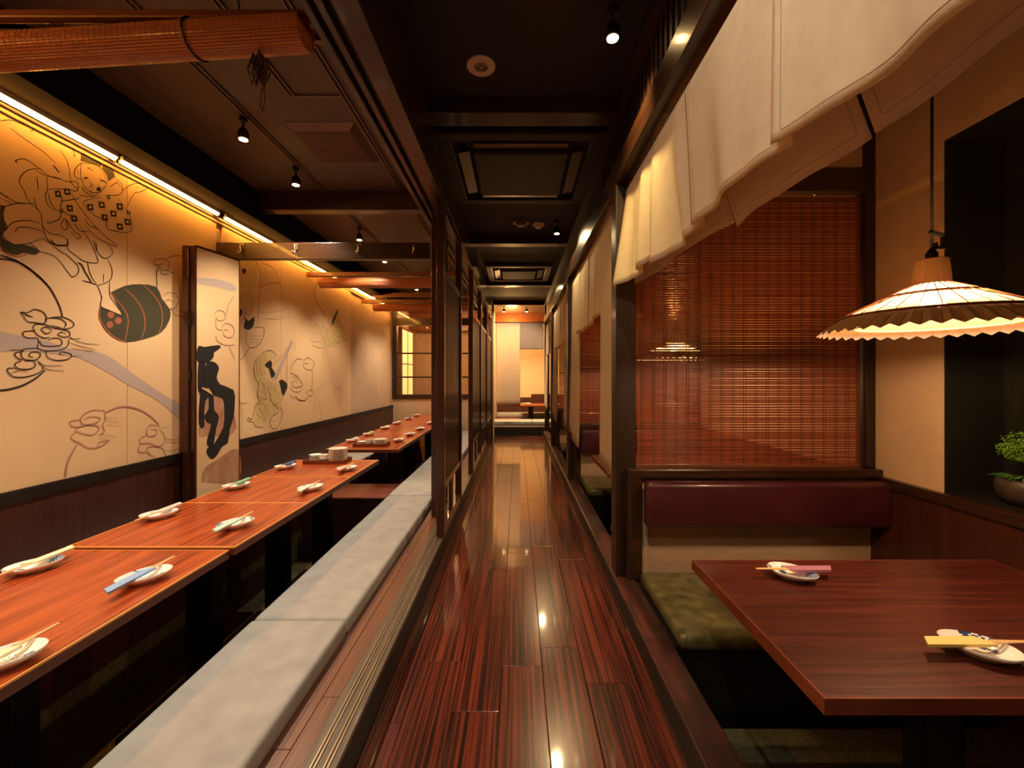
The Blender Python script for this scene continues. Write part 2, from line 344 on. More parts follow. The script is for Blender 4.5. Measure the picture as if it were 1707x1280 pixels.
wpart('window_frame', -1.18, -1.155, .69, 1.77, m=M_darkZ)
wpart('window_frame', -.50, -.44, .69, 2.0, m=M_darkZ)
for z in (1.33, .965): wpart('muntin', XL+.07, -.44, z-.012, z+.012, YB, YB+.03, M_darkX)
for x0, x1 in ((XL+.075, -1.18), (-1.155, -.50)):
    for z0, z1 in ((.70, .953), (.977, 1.318), (1.342, 1.76)):
        part('pane', B(x0, x1, YB+.013, YB+.017, z0, z1), M_glass, wn)
part('pane', B(XL+.075, -.5, YB+.013, YB+.017, 1.87, 1.985), M_glass, wn)
# room behind that window
struct('wall_next_room', MB().box(-2.25, -.44, 9.0, 9.08, -.1, 2.3).box(-2.25, -2.17, 6.53, 9.0, -.1, 2.3), M_plaster, 'warm lit wall of the room beyond the window')
struct('ceiling_next_room', MB().box(-2.25, -.44, 6.53, 9.0, 2.24, 2.3), M_railY, 'wood ceiling of the room beyond the window')
struct('floor_next_room', B(-2.25, -.44, 6.53, 9.0, -.05, .05), M_darkX, 'dark floor of the room beyond the window')
struct('trim_24', MB().box(-2.17, -.50, 8.4, 8.5, 1.9, 2.24), M_railX, 'wood lintel in the room beyond the window')
struct('trim_25', MB().box(-2.17, -2.0, 6.9, 9.0, .05, .60), M_wains, 'dark counter below the lit panel beyond the window')
lp = thing('lit_panel', 'backlit yellow screen of small brown brush writing seen through the window', 'screen', (-1.99, 7.6, .60))
for i, (y0, y1) in enumerate(((7.22, 7.58), (7.60, 7.96))):
    for z0, z1 in ((.62, 1.19), (1.21, 1.79)):
        part('pane', B(-2.0, -1.98, y0, y1, z0, z1), M_litpanel, lp)
part('screen_frame', MB().box(-2.03, -2.005, 7.18, 8.0, .60, 1.83).box(-2.004, -1.97, 7.18, 7.217, .60, 1.83).box(-2.004, -1.97, 7.963, 8.0, .60, 1.83).box(-2.004, -1.97, 7.582, 7.598, .60, 1.83).box(-2.004, -1.97, 7.217, 7.963, 1.193, 1.207).box(-2.004, -1.97, 7.217, 7.963, .60, .617).box(-2.004, -1.97, 7.217, 7.963, 1.793, 1.83), M_railY, lp)
# walls separating, corridor end
struct('wall_jamb', B(-.44, -.375, 6.76, 6.93, 0, 2.145), M_plaster, 'cream jamb at the corridor end, left side')
struct('wall_jamb_right', B(.455, .53, 6.9, 7.0, 0, 2.145), M_darkZ, 'dark post at the corridor end, right side')
struct('wall_between', MB().box(-.50, -.44, 6.53, 9.0, -.1, ZC), M_plaster, 'cream wall dividing the end room from the room beyond the window')
# end room
struct('trim_26', B(-.44, .60, 6.93, 7.25, -.05, .138), M_black, 'black step at the corridor end')
struct('floor_end_room', B(-.44, 2.2, 7.25, 9.2, -.05, .138), M_deck, 'reddish wood floor of the end room')
struct('wall_end', B(-.5, 2.2, 9.0, 9.1, .138, ZC+.05), M_plaster, 'amber lit back wall of the end room')
struct('wall_end_left', B(-.47, -.43, 6.95, 9.0, .138, ZC+.05), M_plaster, 'amber lit side wall of the end room')
struct('wall_end_right', B(2.1, 2.2, 6.93, 9.0, -.1, ZC+.05), M_plaster, 'far right wall of the end room')
struct('baseboard_end', MB().box(-.43, .30, 8.98, 9.0, .138, .53).box(.30, 2.1, 8.96, 9.0, .138, .60), M_wains, 'dark red wainscot of the end room')
struct('ceiling_end_room', B(-.5, 2.2, 6.93, 9.1, ZC, ZC+.05), M_ceil, 'brown ceiling of the end room')
struct('trim_27', B(-.43, 2.1, 8.2, 8.28, 2.02, ZC), M_railX, 'brown lintel across the end room ceiling')
# wall behind the photographer
struct('wall_front', B(XL-.1, XR+.4, YN-.1, YN, -.4, ZC+.06), M_plaster, 'cream wall behind the viewpoint')
# right wall with niche
NY = 1.575
struct('wall_right', MB().box(XR, XR+.28, NY, 6.93, -.4, ZC).box(XR, XR+.28, YN, NY, 1.855, ZC).box(XR, XR+.28, YN, NY, -.4, .53), M_plaster, 'cream plaster wall of the booths with a deep niche')
struct('wall_niche', MB().box(XR+.22, XR+.25, YN, NY-.001, .53, 1.855).box(XR+.002, XR+.22, NY-.006, NY-.0005, .535, 1.854).box(XR+.002, XR+.22, YN, NY-.006, 1.849, 1.8545), M_green, 'black green lining of the niche')
struct('trim_28', MB().box(XR+.003, XR+.22, YN, NY-.007, .531, .537), M_green, 'dark niche ledge under the plant')
struct('baseboard_right', B(XR-.014, XR, YN, 6.93, -.33, .50), M_wains, 'dark red wainscot of the booths')
struct('trim_29', B(XR-.024, XR+.01, YN, 6.93, .495, .535), M_darkY, 'dark cap rail on the booth wainscot', .002)
# booth header
struct('trim_30', B(.44, .53, YN, 6.93, 1.83, 1.93), M_darkY, 'wood header beam along the booths', .003)
tr = struct('trim_31', B(.478, .50, YN, 6.93, 1.93, ZC), M_black, 'dark slatted transom above the booth header')
for k in range(60):
    y = -.35+k*.045
    if y < 6.8: part('slat', B(.468, .479, y, y+.018, 1.932, ZC-.002), M_darkZ, tr)
struct('trim_32', B(.44, .50, YN, 6.93, 2.14, ZC-.001), M_darkY, 'top plate above the slatted transom')

# ================================================================ PARTITIONS BETWEEN BOOTHS
ordn = ['nearest', 'second', 'third', 'farthest']
YP = [1.87, 3.65, 5.43]
n = 33
def slat_blind(i, y0, label):
    t = thing('bamboo_blind', label, 'blind', (1.04, y0, .56), 'bamboo blinds between the booths')
    s = MB(); k = 0; z = .575; rnd = random.Random(3)
    while z < 1.765:
        h = .0088 if rnd.random() < .8 else .0075
        yy = y0+rnd.uniform(-.0008, .0008)
        s.box(.542, 1.548, yy-.001, yy+.001, z, z+h); z += h+rnd.choice([.0008, .0016, .0024, .003])
    return t, s
blind_mesh = None
for i, y0 in enumerate(YP):
    w_ = ['nearest', 'second', 'third'][i]
    struct('trim_%d' % n, B(.44, .53, y0, y0+.09, -.3, 1.829), M_darkZ, '%s dark post standing on the booth sill' % w_, .004); n += 1
    struct('trim_%d' % n, B(1.555, 1.598, y0, y0+.06, .565, ZC), M_darkZ, '%s wall side post of the booth divider' % w_, .003); n += 1
    struct('trim_%d' % n, MB().box(.485, 1.62, y0-.035, y0+.10, .528, .563).box(.485, .549, y0-.03, y0-.001, .08, .528), M_darkX, '%s divider cap rail over the seat back' % w_, .003); n += 1
    struct('trim_%d' % n, MB().box(.53, 1.56, y0+.005, y0+.055, 1.80, 1.90).box(.53, 1.56, y0, y0+.06, 2.03, ZC), M_darkX, '%s divider head beam above the bamboo blind' % w_); n += 1
    struct('wall_divider', MB().box(.531, 1.585, y0+.012, y0+.07, -.3, .528).box(.531, 1.554, y0+.02, y0+.05, 1.90, 2.03), M_plasterD, '%s booth divider board below the cap rail' % w_)
    t = thing('bamboo_blind', 'red brown bamboo slat blind hanging in the %s booth divider' % w_, 'blind', (1.04, y0+.03, .563), 'bamboo blinds in the booth dividers')
    if i == 0:
        s = MB(); z = .012; rnd = random.Random(3)
        while z < 1.20:
            h = .0086
            yy = rnd.uniform(-.0008, .0008)
            s.box(-.498, .508, yy-.001, yy+.001, z, z+h); z += h+rnd.choice([.0008, .0016, .0026, .0034])
        c = MB()
        for k in range(20):
            x = -.475+k*.0515
            for dx in (-.005, .005): c.box(x+dx-.0007, x+dx+.0007, -.0030, -.0015, 0, 1.205)
        hb = MB().box(-.50, .51, -.008, .008, 1.198, 1.218); hb2 = MB().box(-.50, .51, -.006, .006, .0005, .011)
        hks = []
        for x in (-.2, .30): hks.append(MB()); hks[-1].tube([(x, 0, 1.238), (x, 0, 1.232), (x+.008, 0, 1.225), (x, 0, 1.218)], .0025, 6)
        ms = []
        for nm, m_, mt, kd in (('bamboo_slats', s, M_bamboo, 'stuff'), ('binding_threads', c, M_threadd, 'stuff'), ('top_rod', hb, M_railX, None), ('bottom_rod', hb2, M_railX, None), ('hook', hks[0], M_steel, None), ('hook', hks[1], M_steel, None)):
            o = part(nm, m_, mt, None, kind=kd); o.parent = t; ms.append(o)
    else:
        for q in ms: o = q.copy(); COL.objects.link(o); o.parent = t
# booth seats
def cushion(name, x0, x1, y0, y1, z0, z1, m, label, cat, group, bv=.018):
    mb = MB(); nx, ny = 10, 10; vs = []; fs = []
    o = part(name, B(x0, x1, y0, y1, z0, z1), m, None, bv, True, seg=4)
    return tag(o, label, cat, group)
def booth_seats(y0, w_):
    cushion('backrest_cushion', .548, 1.592, y0-.10, y0-.036, .325, .522, M_maroon, 'maroon padded seat back under the %s divider rail, facing the viewer' % w_, 'cushion', 'maroon booth seat backs', .022)
    cushion('seat_cushion', .535, 1.575, y0-.50, y0-.04, .07, .125, M_gold, 'olive gold leatherette bench cushion below the %s maroon seat back' % w_, 'cushion', 'olive booth seat cushions', .02)
    struct('trim_bench', B(.521, 1.585, y0-.47, y0+.011, -.33, .069), M_black, '%s booth bench base' % w_)
    cushion('backrest_cushion', .548, 1.592, y0+.101, y0+.165, .325, .522, M_maroon, 'maroon padded seat back on the far side of the %s divider' % w_, 'cushion', 'maroon booth seat backs', .022)
    cushion('seat_cushion', .535, 1.575, y0+.105, y0+.56, .07, .125, M_gold, 'olive gold bench cushion on the far side of the %s divider' % w_, 'cushion', 'olive booth seat cushions', .02)
    struct('trim_bench', B(.521, 1.585, y0+.071, y0+.53, -.33, .069), M_black, '%s booth rear bench base' % w_)
for y0, w_ in zip(YP, ordn): booth_seats(y0, w_)
struct('trim_footrest', B(.521, 1.585, 1.24, 1.36, -.33, -.17), M_carpet, 'carpeted foot rest in the nearest booth')
# booth tables
M_sideL = mat('shaded red table side', (.10, .022, .009), .4)  # shade on the table sides put into the colour
def table(name, x0, x1, y0, y1, zt, th, mtop, medge, label, legx, legy, lw, group, floor=-.33, run=False):
    t = thing(name, label, 'table', ((x0+x1)/2, (y0+y1)/2, floor), group)
    cx, cy = (x0+x1)/2, (y0+y1)/2
    e = .005
    tp = part('tabletop', MB().box(-(x1-x0)/2+e, (x1-x0)/2-e, -(y1-y0)/2+e, (y1-y0)/2-e, -th+.001, 0), mtop, None); tp.parent = t; tp.location = (0, 0, zt-floor)
    X0, X1, Y0, Y1 = x0, x1, y0, y1
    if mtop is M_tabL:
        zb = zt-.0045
        part('shaded_side', MB().box(X0, X0+e, Y0, Y1, zt-th, zb).box(X1-e, X1, Y0, Y1, zt-th, zb).box(X0+e, X1-e, Y0, Y0+e, zt-th, zb).box(X0+e, X1-e, Y1-e, Y1, zt-th, zb), M_sideL, t)
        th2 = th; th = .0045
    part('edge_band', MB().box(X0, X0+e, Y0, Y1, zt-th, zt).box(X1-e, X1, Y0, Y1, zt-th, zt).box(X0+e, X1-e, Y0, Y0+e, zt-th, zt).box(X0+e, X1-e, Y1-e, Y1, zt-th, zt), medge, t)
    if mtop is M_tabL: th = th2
    part('leg', B(legx-lw/2, legx+lw/2, legy-.03, legy+.03, floor+.02, zt-th-.012), M_blackg, t, .003)
    part('base_plate', B(legx-.20, legx+.20, legy-.16, legy+.16, floor, floor+.02), M_blackg, t, .003)
    part('top_plate', B(legx-.15, legx+.15, legy-.12, legy+.12, zt-th-.012, zt-th), M_blackg, t)
    return t
for k in range(3):
    table('booth_table', .552, 1.50, .754+1.78*k, 1.327+1.78*k, .392, .03, M_tabR, M_edgeR, ['mahogany booth table nearest the viewer, right side', 'mahogany booth table in the second booth behind the nearest blind', 'mahogany booth table in the third booth'][k], 1.03, 1.04+1.78*k, .10, 'mahogany booth tables')
# ================================================================ LONG TABLES LEFT
tl = [(.60, 1.404, .392, -1.512, -.962), (1.406, 1.899, .401, -1.512, -.944), (1.901, 2.389, .400, -1.508, -.946), (2.391, 2.87, .403, -1.506, -.944),
      (3.31, 4.199, .400, -1.508, -.940), (4.201, 5.279, .401, -1.508, -.944), (5.281, 6.36, .403, -1.508, -.944)]
tlab = ['long orange brown table section nearest the viewer at left', 'second table section of the near row, behind the first seam', 'third table section of the near row', 'last table section of the near row, with a tray at its far end',
        'first table section of the far row, beyond the wooden deck', 'middle table section of the far row', 'farthest table section by the mullioned window']
for (y0, y1, zt, x0, x1), lb in zip(tl, tlab):
    ly = {0: 1.0, 1: 1.64}.get(tl.index((y0, y1, zt, x0, x1)), (y0+y1)/2)
    table('low_table', x0, x1, y0, y1, zt, .028, M_tabL, M_edgeL, lb, -1.22, ly, .105, 'sections of the two long table rows')
# grey seat cushions, corridor side and wall side
cy = [(-.40, 1.42, .152), (1.425, 2.90, .150), (2.905, 4.36, .152), (4.365, 5.4, .150), (5.405, 6.42, .151)]
cn = ['nearest the viewer', 'second from the viewer', 'third from the viewer', 'fourth from the viewer', 'farthest from the viewer']
for (a, b, zt), c in zip(cy, cn):
    cushion('seat_cushion', -.898, -.5755, a, b, .087, zt, M_cush, 'light grey fabric bench cushion on the corridor side, %s' % c, 'cushion', 'grey bench cushions', .016)
for (a, b, zt), c in zip(cy, cn):
    cushion('seat_cushion', -1.900, -1.535, a, b, .101, zt+.008, M_cush, 'light grey fabric bench cushion against the mural wall, %s' % c, 'cushion', 'grey wall side bench cushions', .016)

# ================================================================ SLIDING PARTITION LEAVES
def leaf(y0, y1, x0, x1, label, nslat=12):
    t = thing('sliding_door', label, 'door', ((x0+x1)/2, (y0+y1)/2, .1065), 'dark sliding doors along the corridor')
    for a, b in ((y0, y0+.04), (y1-.04, y1)): part('stile', B(x0, x1, a, b, .1065, 1.924), M_railZ, t, .003)
    for a, b in ((.1065, .15), (.35, .385), (1.52, 1.56), (1.88, 1.924)): part('rail', B(x0+.006, x1-.006, y0+.04, y1-.04, a, b), M_darkY, t, .002)
    part('panel', B((x0+x1)/2-.006, (x0+x1)/2+.004, y0+.04, y1-.04, .385, 1.52), M_leafZ, t)
    wd = (y1-y0-.08)/nslat
    for k in range(nslat):
        ya = y0+.04+k*wd
        part('slat', B(x0+.012, x1-.012, ya+wd*.12, ya+wd*.62, .386, 1.519), M_leafZ, t, .002, seg=1)
    part('lower_slat', B((x0+x1)/2-.01, (x0+x1)/2+.01, (y0+y1)/2-.03, (y0+y1)/2+.03, .15, .35), M_darkZ, t)
leaf(2.26, 2.99, -.435, -.392, 'dark slatted sliding door leaf nearest the viewer, beside the corridor')
leaf(2.59, 3.00, -.530, -.492, 'dark sliding door leaf behind the nearest one, on the inner track', 6)
leaf(3.74, 4.62, -.435, -.392, 'second slatted sliding door leaf along the corridor')
leaf(4.66, 5.50, -.435, -.392, 'third slatted sliding door leaf along the corridor')
struct('trim_post', B(-.45, -.392, 5.60, 5.70, .104, 1.925), M_darkZ, 'dark corridor post between the far door leaves', .003)
leaf(5.75, 6.55, -.435, -.392, 'farthest slatted sliding door leaf, by the cream jamb')
struct('trim_post', B(-.47, -.385, 6.58, 6.75, .0, 1.925), M_darkZ, 'dark corridor post beside the cream jamb', .003)

# ================================================================ MURAL
W2 = lambda px, py, x=XL+.013: (x, -x*700/(862-px), EYE+(628-py)*(-x/(862-px)))
mu = thing('mural', 'wall mural of flying robed figures, drum and swirling clouds on cream panels', 'mural', (XL, 2.7, .54))
for a, b in ((-.1, .648), (.65, 1.349), (1.351, 2.054), (2.056, 2.665), (2.72, 3.389), (3.391, 4.099), (4.101, 4.82)):
    part('mural_panel', B(XL+.0005, XL+.0125, a, b, .539, 1.949), M_mural, mu, .001, seg=1)
def smooth_pts(P, k=4):
    if len(P) < 3: return P
    out = []
    for i in range(len(P)-1):
        p0 = P[max(i-1, 0)]; p1 = P[i]; p2 = P[i+1]; p3 = P[min(i+2, len(P)-1)]
        for j in range(k):
            t = j/k
            out.append(tuple(.5*((2*b)+(-a+c)*t+(2*a-5*b+4*c-d)*t*t+(-a+3*b-3*c+d)*t**3) for a, b, c, d in zip(p0, p1, p2, p3)))
    out.append(P[-1]); return out
class Art:
    """strokes and fills drawn on an upright board; to3(px, py, lift) gives a point on it, side is its horizontal direction"""
    def __init__(s, to3, nrm): s.to3 = to3; s.nrm = Vector(nrm).normalized(); s.l = {}
    def mb(s, key): return s.l.setdefault(key, MB())
    def stroke(s, key, P, width, lift=.0016, k=4):
        Q = [Vector(s.to3(*p))+s.nrm*lift for p in smooth_pts(P, k)]
        vs = []; n_ = len(Q)
        for i, q in enumerate(Q):
            t = (Q[min(i+1, n_-1)]-Q[max(i-1, 0)]).normalized(); a = t.cross(s.nrm)
            f = i/(n_-1); wv = width*.62*(.35+.65*math.sin(PI*min(max(f*.9+.08, 0), 1))**.5)
            vs += [q+a*wv/2, q-a*wv/2]
        s.mb(key).add(vs, [(2*i, 2*i+1, 2*i+3, 2*i+2) for i in range(n_-1)])
    def fill(s, key, P, lift=.0008, sm=3):
        P = smooth_pts(P+[P[0]], sm)[:-1] if sm > 1 else P
        Q = [Vector(s.to3(*p))+s.nrm*lift for p in P]
        tri = tessellate_polygon([[Vector((p[0], p[1], 0)) for p in P]])
        s.mb(key).add(Q, [tuple(t) for t in tri])
    def blob(s, key, x, y, r, lift=.0014): s.fill(key, [(x+r*math.cos(a*PI/4), y+r*math.sin(a*PI/4)) for a in range(8)], lift, 1)
art = Art(lambda px, py: W2(px, py), (1, 0, 0))
def T(ox, oy, sc_): return lambda P: [(ox+x/sc_, oy+y/sc_) for x, y in P]
A = T(0, 180, 4.266)
ink = lambda P, wd=.006, k='ink2': art.stroke(k, P, wd)
def many(tr_, key, wd, L_):
    for P in L_: art.stroke(key, tr_(P), wd)
for P in ([(575,312),(725,390),(718,418),(640,385),(572,375)], [(735,393),(800,430),(818,490),(770,520),(762,480),(725,430)]): art.fill('olive', A(P), .0008, 1)
art.fill('olive', A([(0,690),(35,700),(15,760),(45,855),(15,890),(25,930),(100,970),(150,970),(220,985),(280,1020),(240,1045),(170,1030),(120,1045),(60,1030),(0,980)]))
many(A, 'redl', .006, [[(0,1000),(60,1040),(130,1055),(200,1035)], [(0,640),(60,670),(100,690)]])
many(A, 'ink', .0055, [
 [(575,392),(540,420),(525,470),(545,500),(575,505)], [(575,392),(572,480),(600,560),(650,600),(700,600),(745,560),(762,515)], [(575,392),(640,395),(700,420),(762,515)],
 [(620,430),(635,428),(655,450)], [(595,500),(612,492),(630,510)], [(705,515),(730,515),(755,540)], [(640,520),(650,550),(635,560)],
 [(490,520),(550,530),(545,590),(490,580),(410,575),(335,580)], [(330,485),(400,495),(460,520),(520,530)], [(490,520),(530,560),(550,575)],
 [(330,485),(335,580),(320,620),(345,700),(430,740)], [(285,430),(200,440),(150,480),(135,530),(170,590),(200,660),(290,745)],
 [(260,490),(265,540),(270,585)], [(240,640),(255,700),(280,740)], [(120,390),(105,375),(150,362),(200,375),(290,440),(350,485),(440,510)],
 [(70,145),(180,225),(290,300),(350,350),(400,400)], [(425,300),(470,370),(490,440),(500,520)], [(515,290),(530,345),(515,330)], [(0,92),(70,85),(150,105),(235,140),(215,170)],
 [(0,605),(60,640),(110,670),(200,680)], [(35,700),(110,680),(250,680)], [(35,700),(20,740),(25,800),(50,850),(20,880),(25,920),(100,970),(210,960),(300,925)],
 [(50,850),(100,810),(200,800),(280,820)], [(105,880),(130,850),(200,850),(300,875)], [(210,960),(260,1000),(280,1020)],
 [(300,925),(360,965),(430,1020),(480,1050),(550,1120),(555,1170),(520,1200),(495,1185),(440,1110),(380,1050),(280,1020)],
 [(290,745),(310,880),(350,950),(400,975),(480,975),(470,930),(420,900)], [(300,840),(350,890),(430,905)], [(480,930),(480,1000),(540,1050),(600,1090),(690,1100),(680,1040),(640,950),(560,830)],
 [(690,1265),(780,1225),(795,1150),(765,1075)], [(620,1090),(640,1180),(690,1260)], [(735,1180),(735,1240)], [(430,740),(420,790),(340,820),(340,800)],
 [(460,780),(430,830),(455,865),(480,850),(465,790),(520,870),(570,910),(545,930),(500,880)], [(410,575),(440,650),(430,720),(520,780),(560,800)],
 [(500,600),(560,700),(700,870),(835,985),(700,930),(600,830)], [(660,940),(690,1020),(745,1070),(800,1030),(770,970)], [(760,620),(830,620),(865,600),(860,540),(815,500)],
 [(835,640),(880,700),(925,770),(925,880),(790,870),(755,840),(750,790),(680,770),(590,670),(720,635)], [(780,560),(830,530),(850,560)],
 [(865,590),(930,545),(990,535),(1045,565),(1000,595),(950,610),(900,710)], [(960,560),(1020,560)], [(560,620),(640,630),(700,620)], [(430,660),(500,655),(560,640)],
 [(1295,1050),(1220,1055),(1180,1075)], [(1090,1090),(1110,1075),(1160,1075),(1200,1100),(1190,1150),(1150,1150),(1130,1120),(1160,1105)],
 [(1090,1090),(1100,1115),(1125,1120),(1110,1170),(1115,1280)], [(1190,1150),(1215,1170),(1240,1165)], [(1130,1140),(1150,1180),(1200,1180)],
 [(530,820),(560,870),(640,880)], [(600,790),(640,840),(700,860)], [(340,600),(360,680),(400,720)], [(250,440),(300,470),(330,485)]])
many(A, 'ink', .011, [[(375,405),(395,430),(420,460)], [(550,1100),(580,1115),(600,1160),(650,1240)], [(0,1045),(100,1080),(200,1140),(290,1210),(350,1280)], [(360,940),(400,975),(480,975)], [(110,375),(120,385)], [(680,955),(688,1020)], [(0,600),(50,640)]])
for x, y in ((640,705),(722,688),(495,712),(805,750),(743,778),(905,810),(850,843),(850,700),(410,610),(475,595),(525,785),(435,730),(912,745),(770,635)):
    q = 24 if x not in (435, 912, 770) else 14
    art.fill('ink', A([(x-q,y-q),(x+q*.8,y-q*.8),(x+q,y+q),(x-q*.7,y+q*.9)]), .0010, 1)
    art.fill('mur', A([(x-q*.35,y-q*.4),(x+q*.35,y-q*.35),(x+q*.4,y+q*.4),(x-q*.35,y+q*.35)]), .0016, 1)
for k in range(16):
    a = .6+k*.16; x = 655+70*math.cos(a); y = 545+55*math.sin(a)
    art.stroke('ink', A([(x, y), (x+8*math.cos(a), y+22)]), .004)
art.fill('ink', A([(680,580),(690,565),(712,562),(716,580),(700,595)]), .0014, 1)
many(A, 'ink', .007, [[(594,512),(604,498),(626,502)], [(718,526),(734,516),(752,530)]])
many(A, 'ink', .004, [[(620,425),(640,432),(658,450)], [(700,500),(720,505)], [(640,545),(655,570),(650,590)], [(655,545),(668,570)], [(665,540),(680,560)], [(630,560),(640,590),(660,600)], [(610,560),(625,585)], [(700,540),(695,560)], [(615,525),(640,535)], [(720,560),(740,570)], [(590,570),(620,610),(680,628)], [(600,590),(640,622)], [(545,430),(555,470)]])
D = T(0, 440, 3.281)
art.fill('purp', D([(-60,365),(0,370),(100,390),(250,420),(400,470),(530,480),(620,520),(700,580),(800,650),(900,720),(1000,780),(1005,870),(950,820),(850,740),(700,660),(600,600),(450,520),(300,490),(100,475),(-60,475)]), .0005)
art.fill('olive', D([(605,155),(680,120),(760,110),(855,125),(885,190),(930,250),(925,310),(880,375),(790,410),(690,427),(610,395),(560,340),(545,280),(550,235),(600,255),(670,280),(640,220)]), .0008, 2)
many(D, 'redl', .010, [[(605,155),(640,200),(680,250),(700,310),(690,380),(680,425)], [(680,135),(740,190),(785,270),(790,350),(770,410)], [(780,112),(840,170),(880,240),(885,320),(865,385)], [(545,235),(545,300),(590,370),(640,410),(690,425)]])
for x, y in ((605,278),(645,310),(600,332)): art.blob('redl', *D([(x, y)])[0], 6)
many(D, 'ink', .011, [[(-60,-30),(40,-25),(120,0),(200,60),(270,130),(320,220),(342,290)], [(245,580),(200,620),(130,660),(60,682),(0,690),(-60,685)]])
many(D, 'ink', .0065, [
 [(110,262),(150,265),(185,248),(230,260),(252,290),(240,325),(190,320),(150,315),(130,290),(110,262)], [(110,262),(150,280),(180,290)], [(245,300),(300,290),(350,292),(395,315),(400,340),(360,355),(320,345),(280,335)], [(270,295),(330,300),(360,325),(350,350)],
 [(180,350),(190,330),(240,330),(300,350),(370,365),(380,390),(350,400),(315,385),(340,372),(360,385)], [(180,350),(200,385),(240,405),(270,400)], [(280,370),(250,380),(225,355),(255,345),(285,365)],
 [(190,365),(130,370),(125,390),(150,405),(200,405),(210,430)], [(215,420),(230,445),(290,450),(335,440),(330,410),(290,405),(260,415)], [(210,430),(205,460),(250,475),(330,470),(370,445),(375,410)],
 [(250,475),(260,510),(310,527),(370,520),(390,495),(340,480),(325,490),(345,500)], [(205,460),(130,465),(115,490),(130,520),(190,525),(220,500),(205,480),(165,485),(160,505),(185,510)],
 [(130,475),(85,485),(80,500),(105,520),(125,520)], [(115,530),(80,545),(95,570),(150,575),(190,560),(180,530),(130,530)], [(95,570),(45,570),(40,585),(70,615),(130,618),(200,600),(235,570),(200,525)],
 [(530,115),(555,180),(550,230),(600,255),(670,280),(640,230),(600,170),(600,100)], [(450,90),(490,100),(530,115)]])
many(D, 'ink2', .004, [[(375,400),(420,420),(470,435),(545,440)], [(380,430),(440,450),(520,470)], [(390,460),(450,470),(510,480)], [(390,505),(450,500)], [(205,530),(250,555),(340,555)], [(210,540),(260,575),(350,585)], [(60,595),(110,580),(150,590)], [(375,390),(400,410),(440,405)], [(50,468),(80,470),(120,468)],
 [(860,30),(855,80),(862,125)], [(890,175),(920,155),(960,165),(975,200),(955,240),(920,245),(895,215),(920,195),(945,210)], [(930,230),(950,270),(990,290),(1005,300)], [(960,180),(1005,200)], [(965,210),(1005,230)], [(960,250),(1005,265)]])
many(D, 'pinkl', .012, [[(355,1165),(370,1080),(420,985)], [(580,810),(640,785),(700,780),(770,800),(830,840),(870,880)]])
many(D, 'pinkl', .007, [[(570,800),(500,800),(450,830),(440,860),(470,880),(530,865),(545,840),(490,835),(460,850)], [(440,850),(385,860),(390,885),(430,890),(480,880),(530,885),(540,905),(500,935),(430,920),(410,910),(430,895)],
 [(410,920),(390,940),(395,960),(430,975),(480,1005),(540,1000),(590,970),(585,965),(540,975),(530,1000)], [(570,800),(575,850),(560,880),(570,915),(540,935)],
 [(870,885),(820,880),(800,910),(810,940),(850,935),(855,905),(820,905)], [(800,935),(765,955),(770,980),(820,980),(860,1000),(900,970),(895,930),(870,900)], [(770,980),(755,1010),(765,1030),(800,1030),(850,1060)], [(820,1040),(800,1010),(840,995),(890,1010),(905,1050)]])
many(D, 'pinkl', .004, [[(575,840),(640,840)], [(575,855),(650,862)], [(580,880),(670,885)], [(560,930),(640,945)], [(540,945),(620,960)], [(900,950),(950,960),(1005,955)], [(905,970),(960,975),(1010,970)], [(910,1020),(960,1015),(1010,1000)], [(880,890),(925,895)]])
E = T(390, 420, 4.0)
for P in ([(14,50),(150,60),(160,150),(130,260),(140,340),(60,400),(20,380),(15,260)], [(180,680),(240,655),(280,690),(270,720),(230,730),(205,760),(210,820),(150,870),(130,790),(140,720)],
          [(165,860),(210,840),(250,870),(300,880),(330,960),(300,1010),(290,1060),(240,1100),(190,1170),(140,1160),(140,1100),(160,1000),(155,940)], [(590,480),(640,500),(650,420),(690,400),(715,470),(745,590),(700,610),(640,640),(600,600)]):
    art.fill('yel', E(P), .0006)
for P in ([(14,100),(40,105),(35,135),(17,125)], [(50,115),(75,110),(80,135),(60,145)], [(15,375),(50,380),(50,420),(20,450),(13,440)], [(62,420),(95,460),(135,430),(130,490),(95,520),(65,500),(75,460)],
          [(205,750),(240,720),(255,750),(250,770),(275,810),(250,840),(235,780),(215,765)], [(300,860),(320,850),(355,880),(350,920),(325,960),(310,900)], [(650,470),(690,380),(692,400),(660,480)]):
    art.fill('ink', E(P), .0012, 2)
art.fill('purp', E([(260,850),(290,840),(395,597),(383,588)]), .0014, 1)
art.fill('yel', E([(182,870),(192,880),(182,892)]), .001, 1)
many(E, 'ink', .006, [[(180,680),(240,655),(290,695)], [(175,690),(135,750),(140,830),(165,880),(155,950),(170,1000),(145,1020),(120,1110),(95,1105),(90,1125),(130,1135),(140,1160),(200,1170)],
 [(250,870),(240,960),(260,1010),(300,1060),(250,1100),(240,1150),(270,1180),(300,1150),(320,1060),(260,1010)], [(380,800),(385,760),(420,715),(460,715)], [(520,790),(522,860),(515,920)],
 [(460,730),(490,705),(520,720),(535,750),(515,785),(480,780),(460,750),(500,740)], [(370,810),(400,815),(440,860),(460,885),(430,900),(400,900),(385,870),(420,860)], [(370,900),(400,930),(440,930),(450,900)],
 [(480,940),(510,920),(530,935),(515,960),(485,955)], [(370,950),(390,970),(410,975)], [(170,245),(230,210),(300,210),(320,260),(320,330)], [(180,75),(250,100),(290,170),(300,210)], [(130,50),(165,100),(180,200)], [(30,730),(70,690),(100,640)],
 [(170,245),(165,350),(155,470)], [(585,255),(610,300),(635,365)], [(630,255),(655,330)], [(620,430),(640,490),(690,460)], [(85,530),(80,600),(120,640),(180,600),(200,510),(130,500)]])
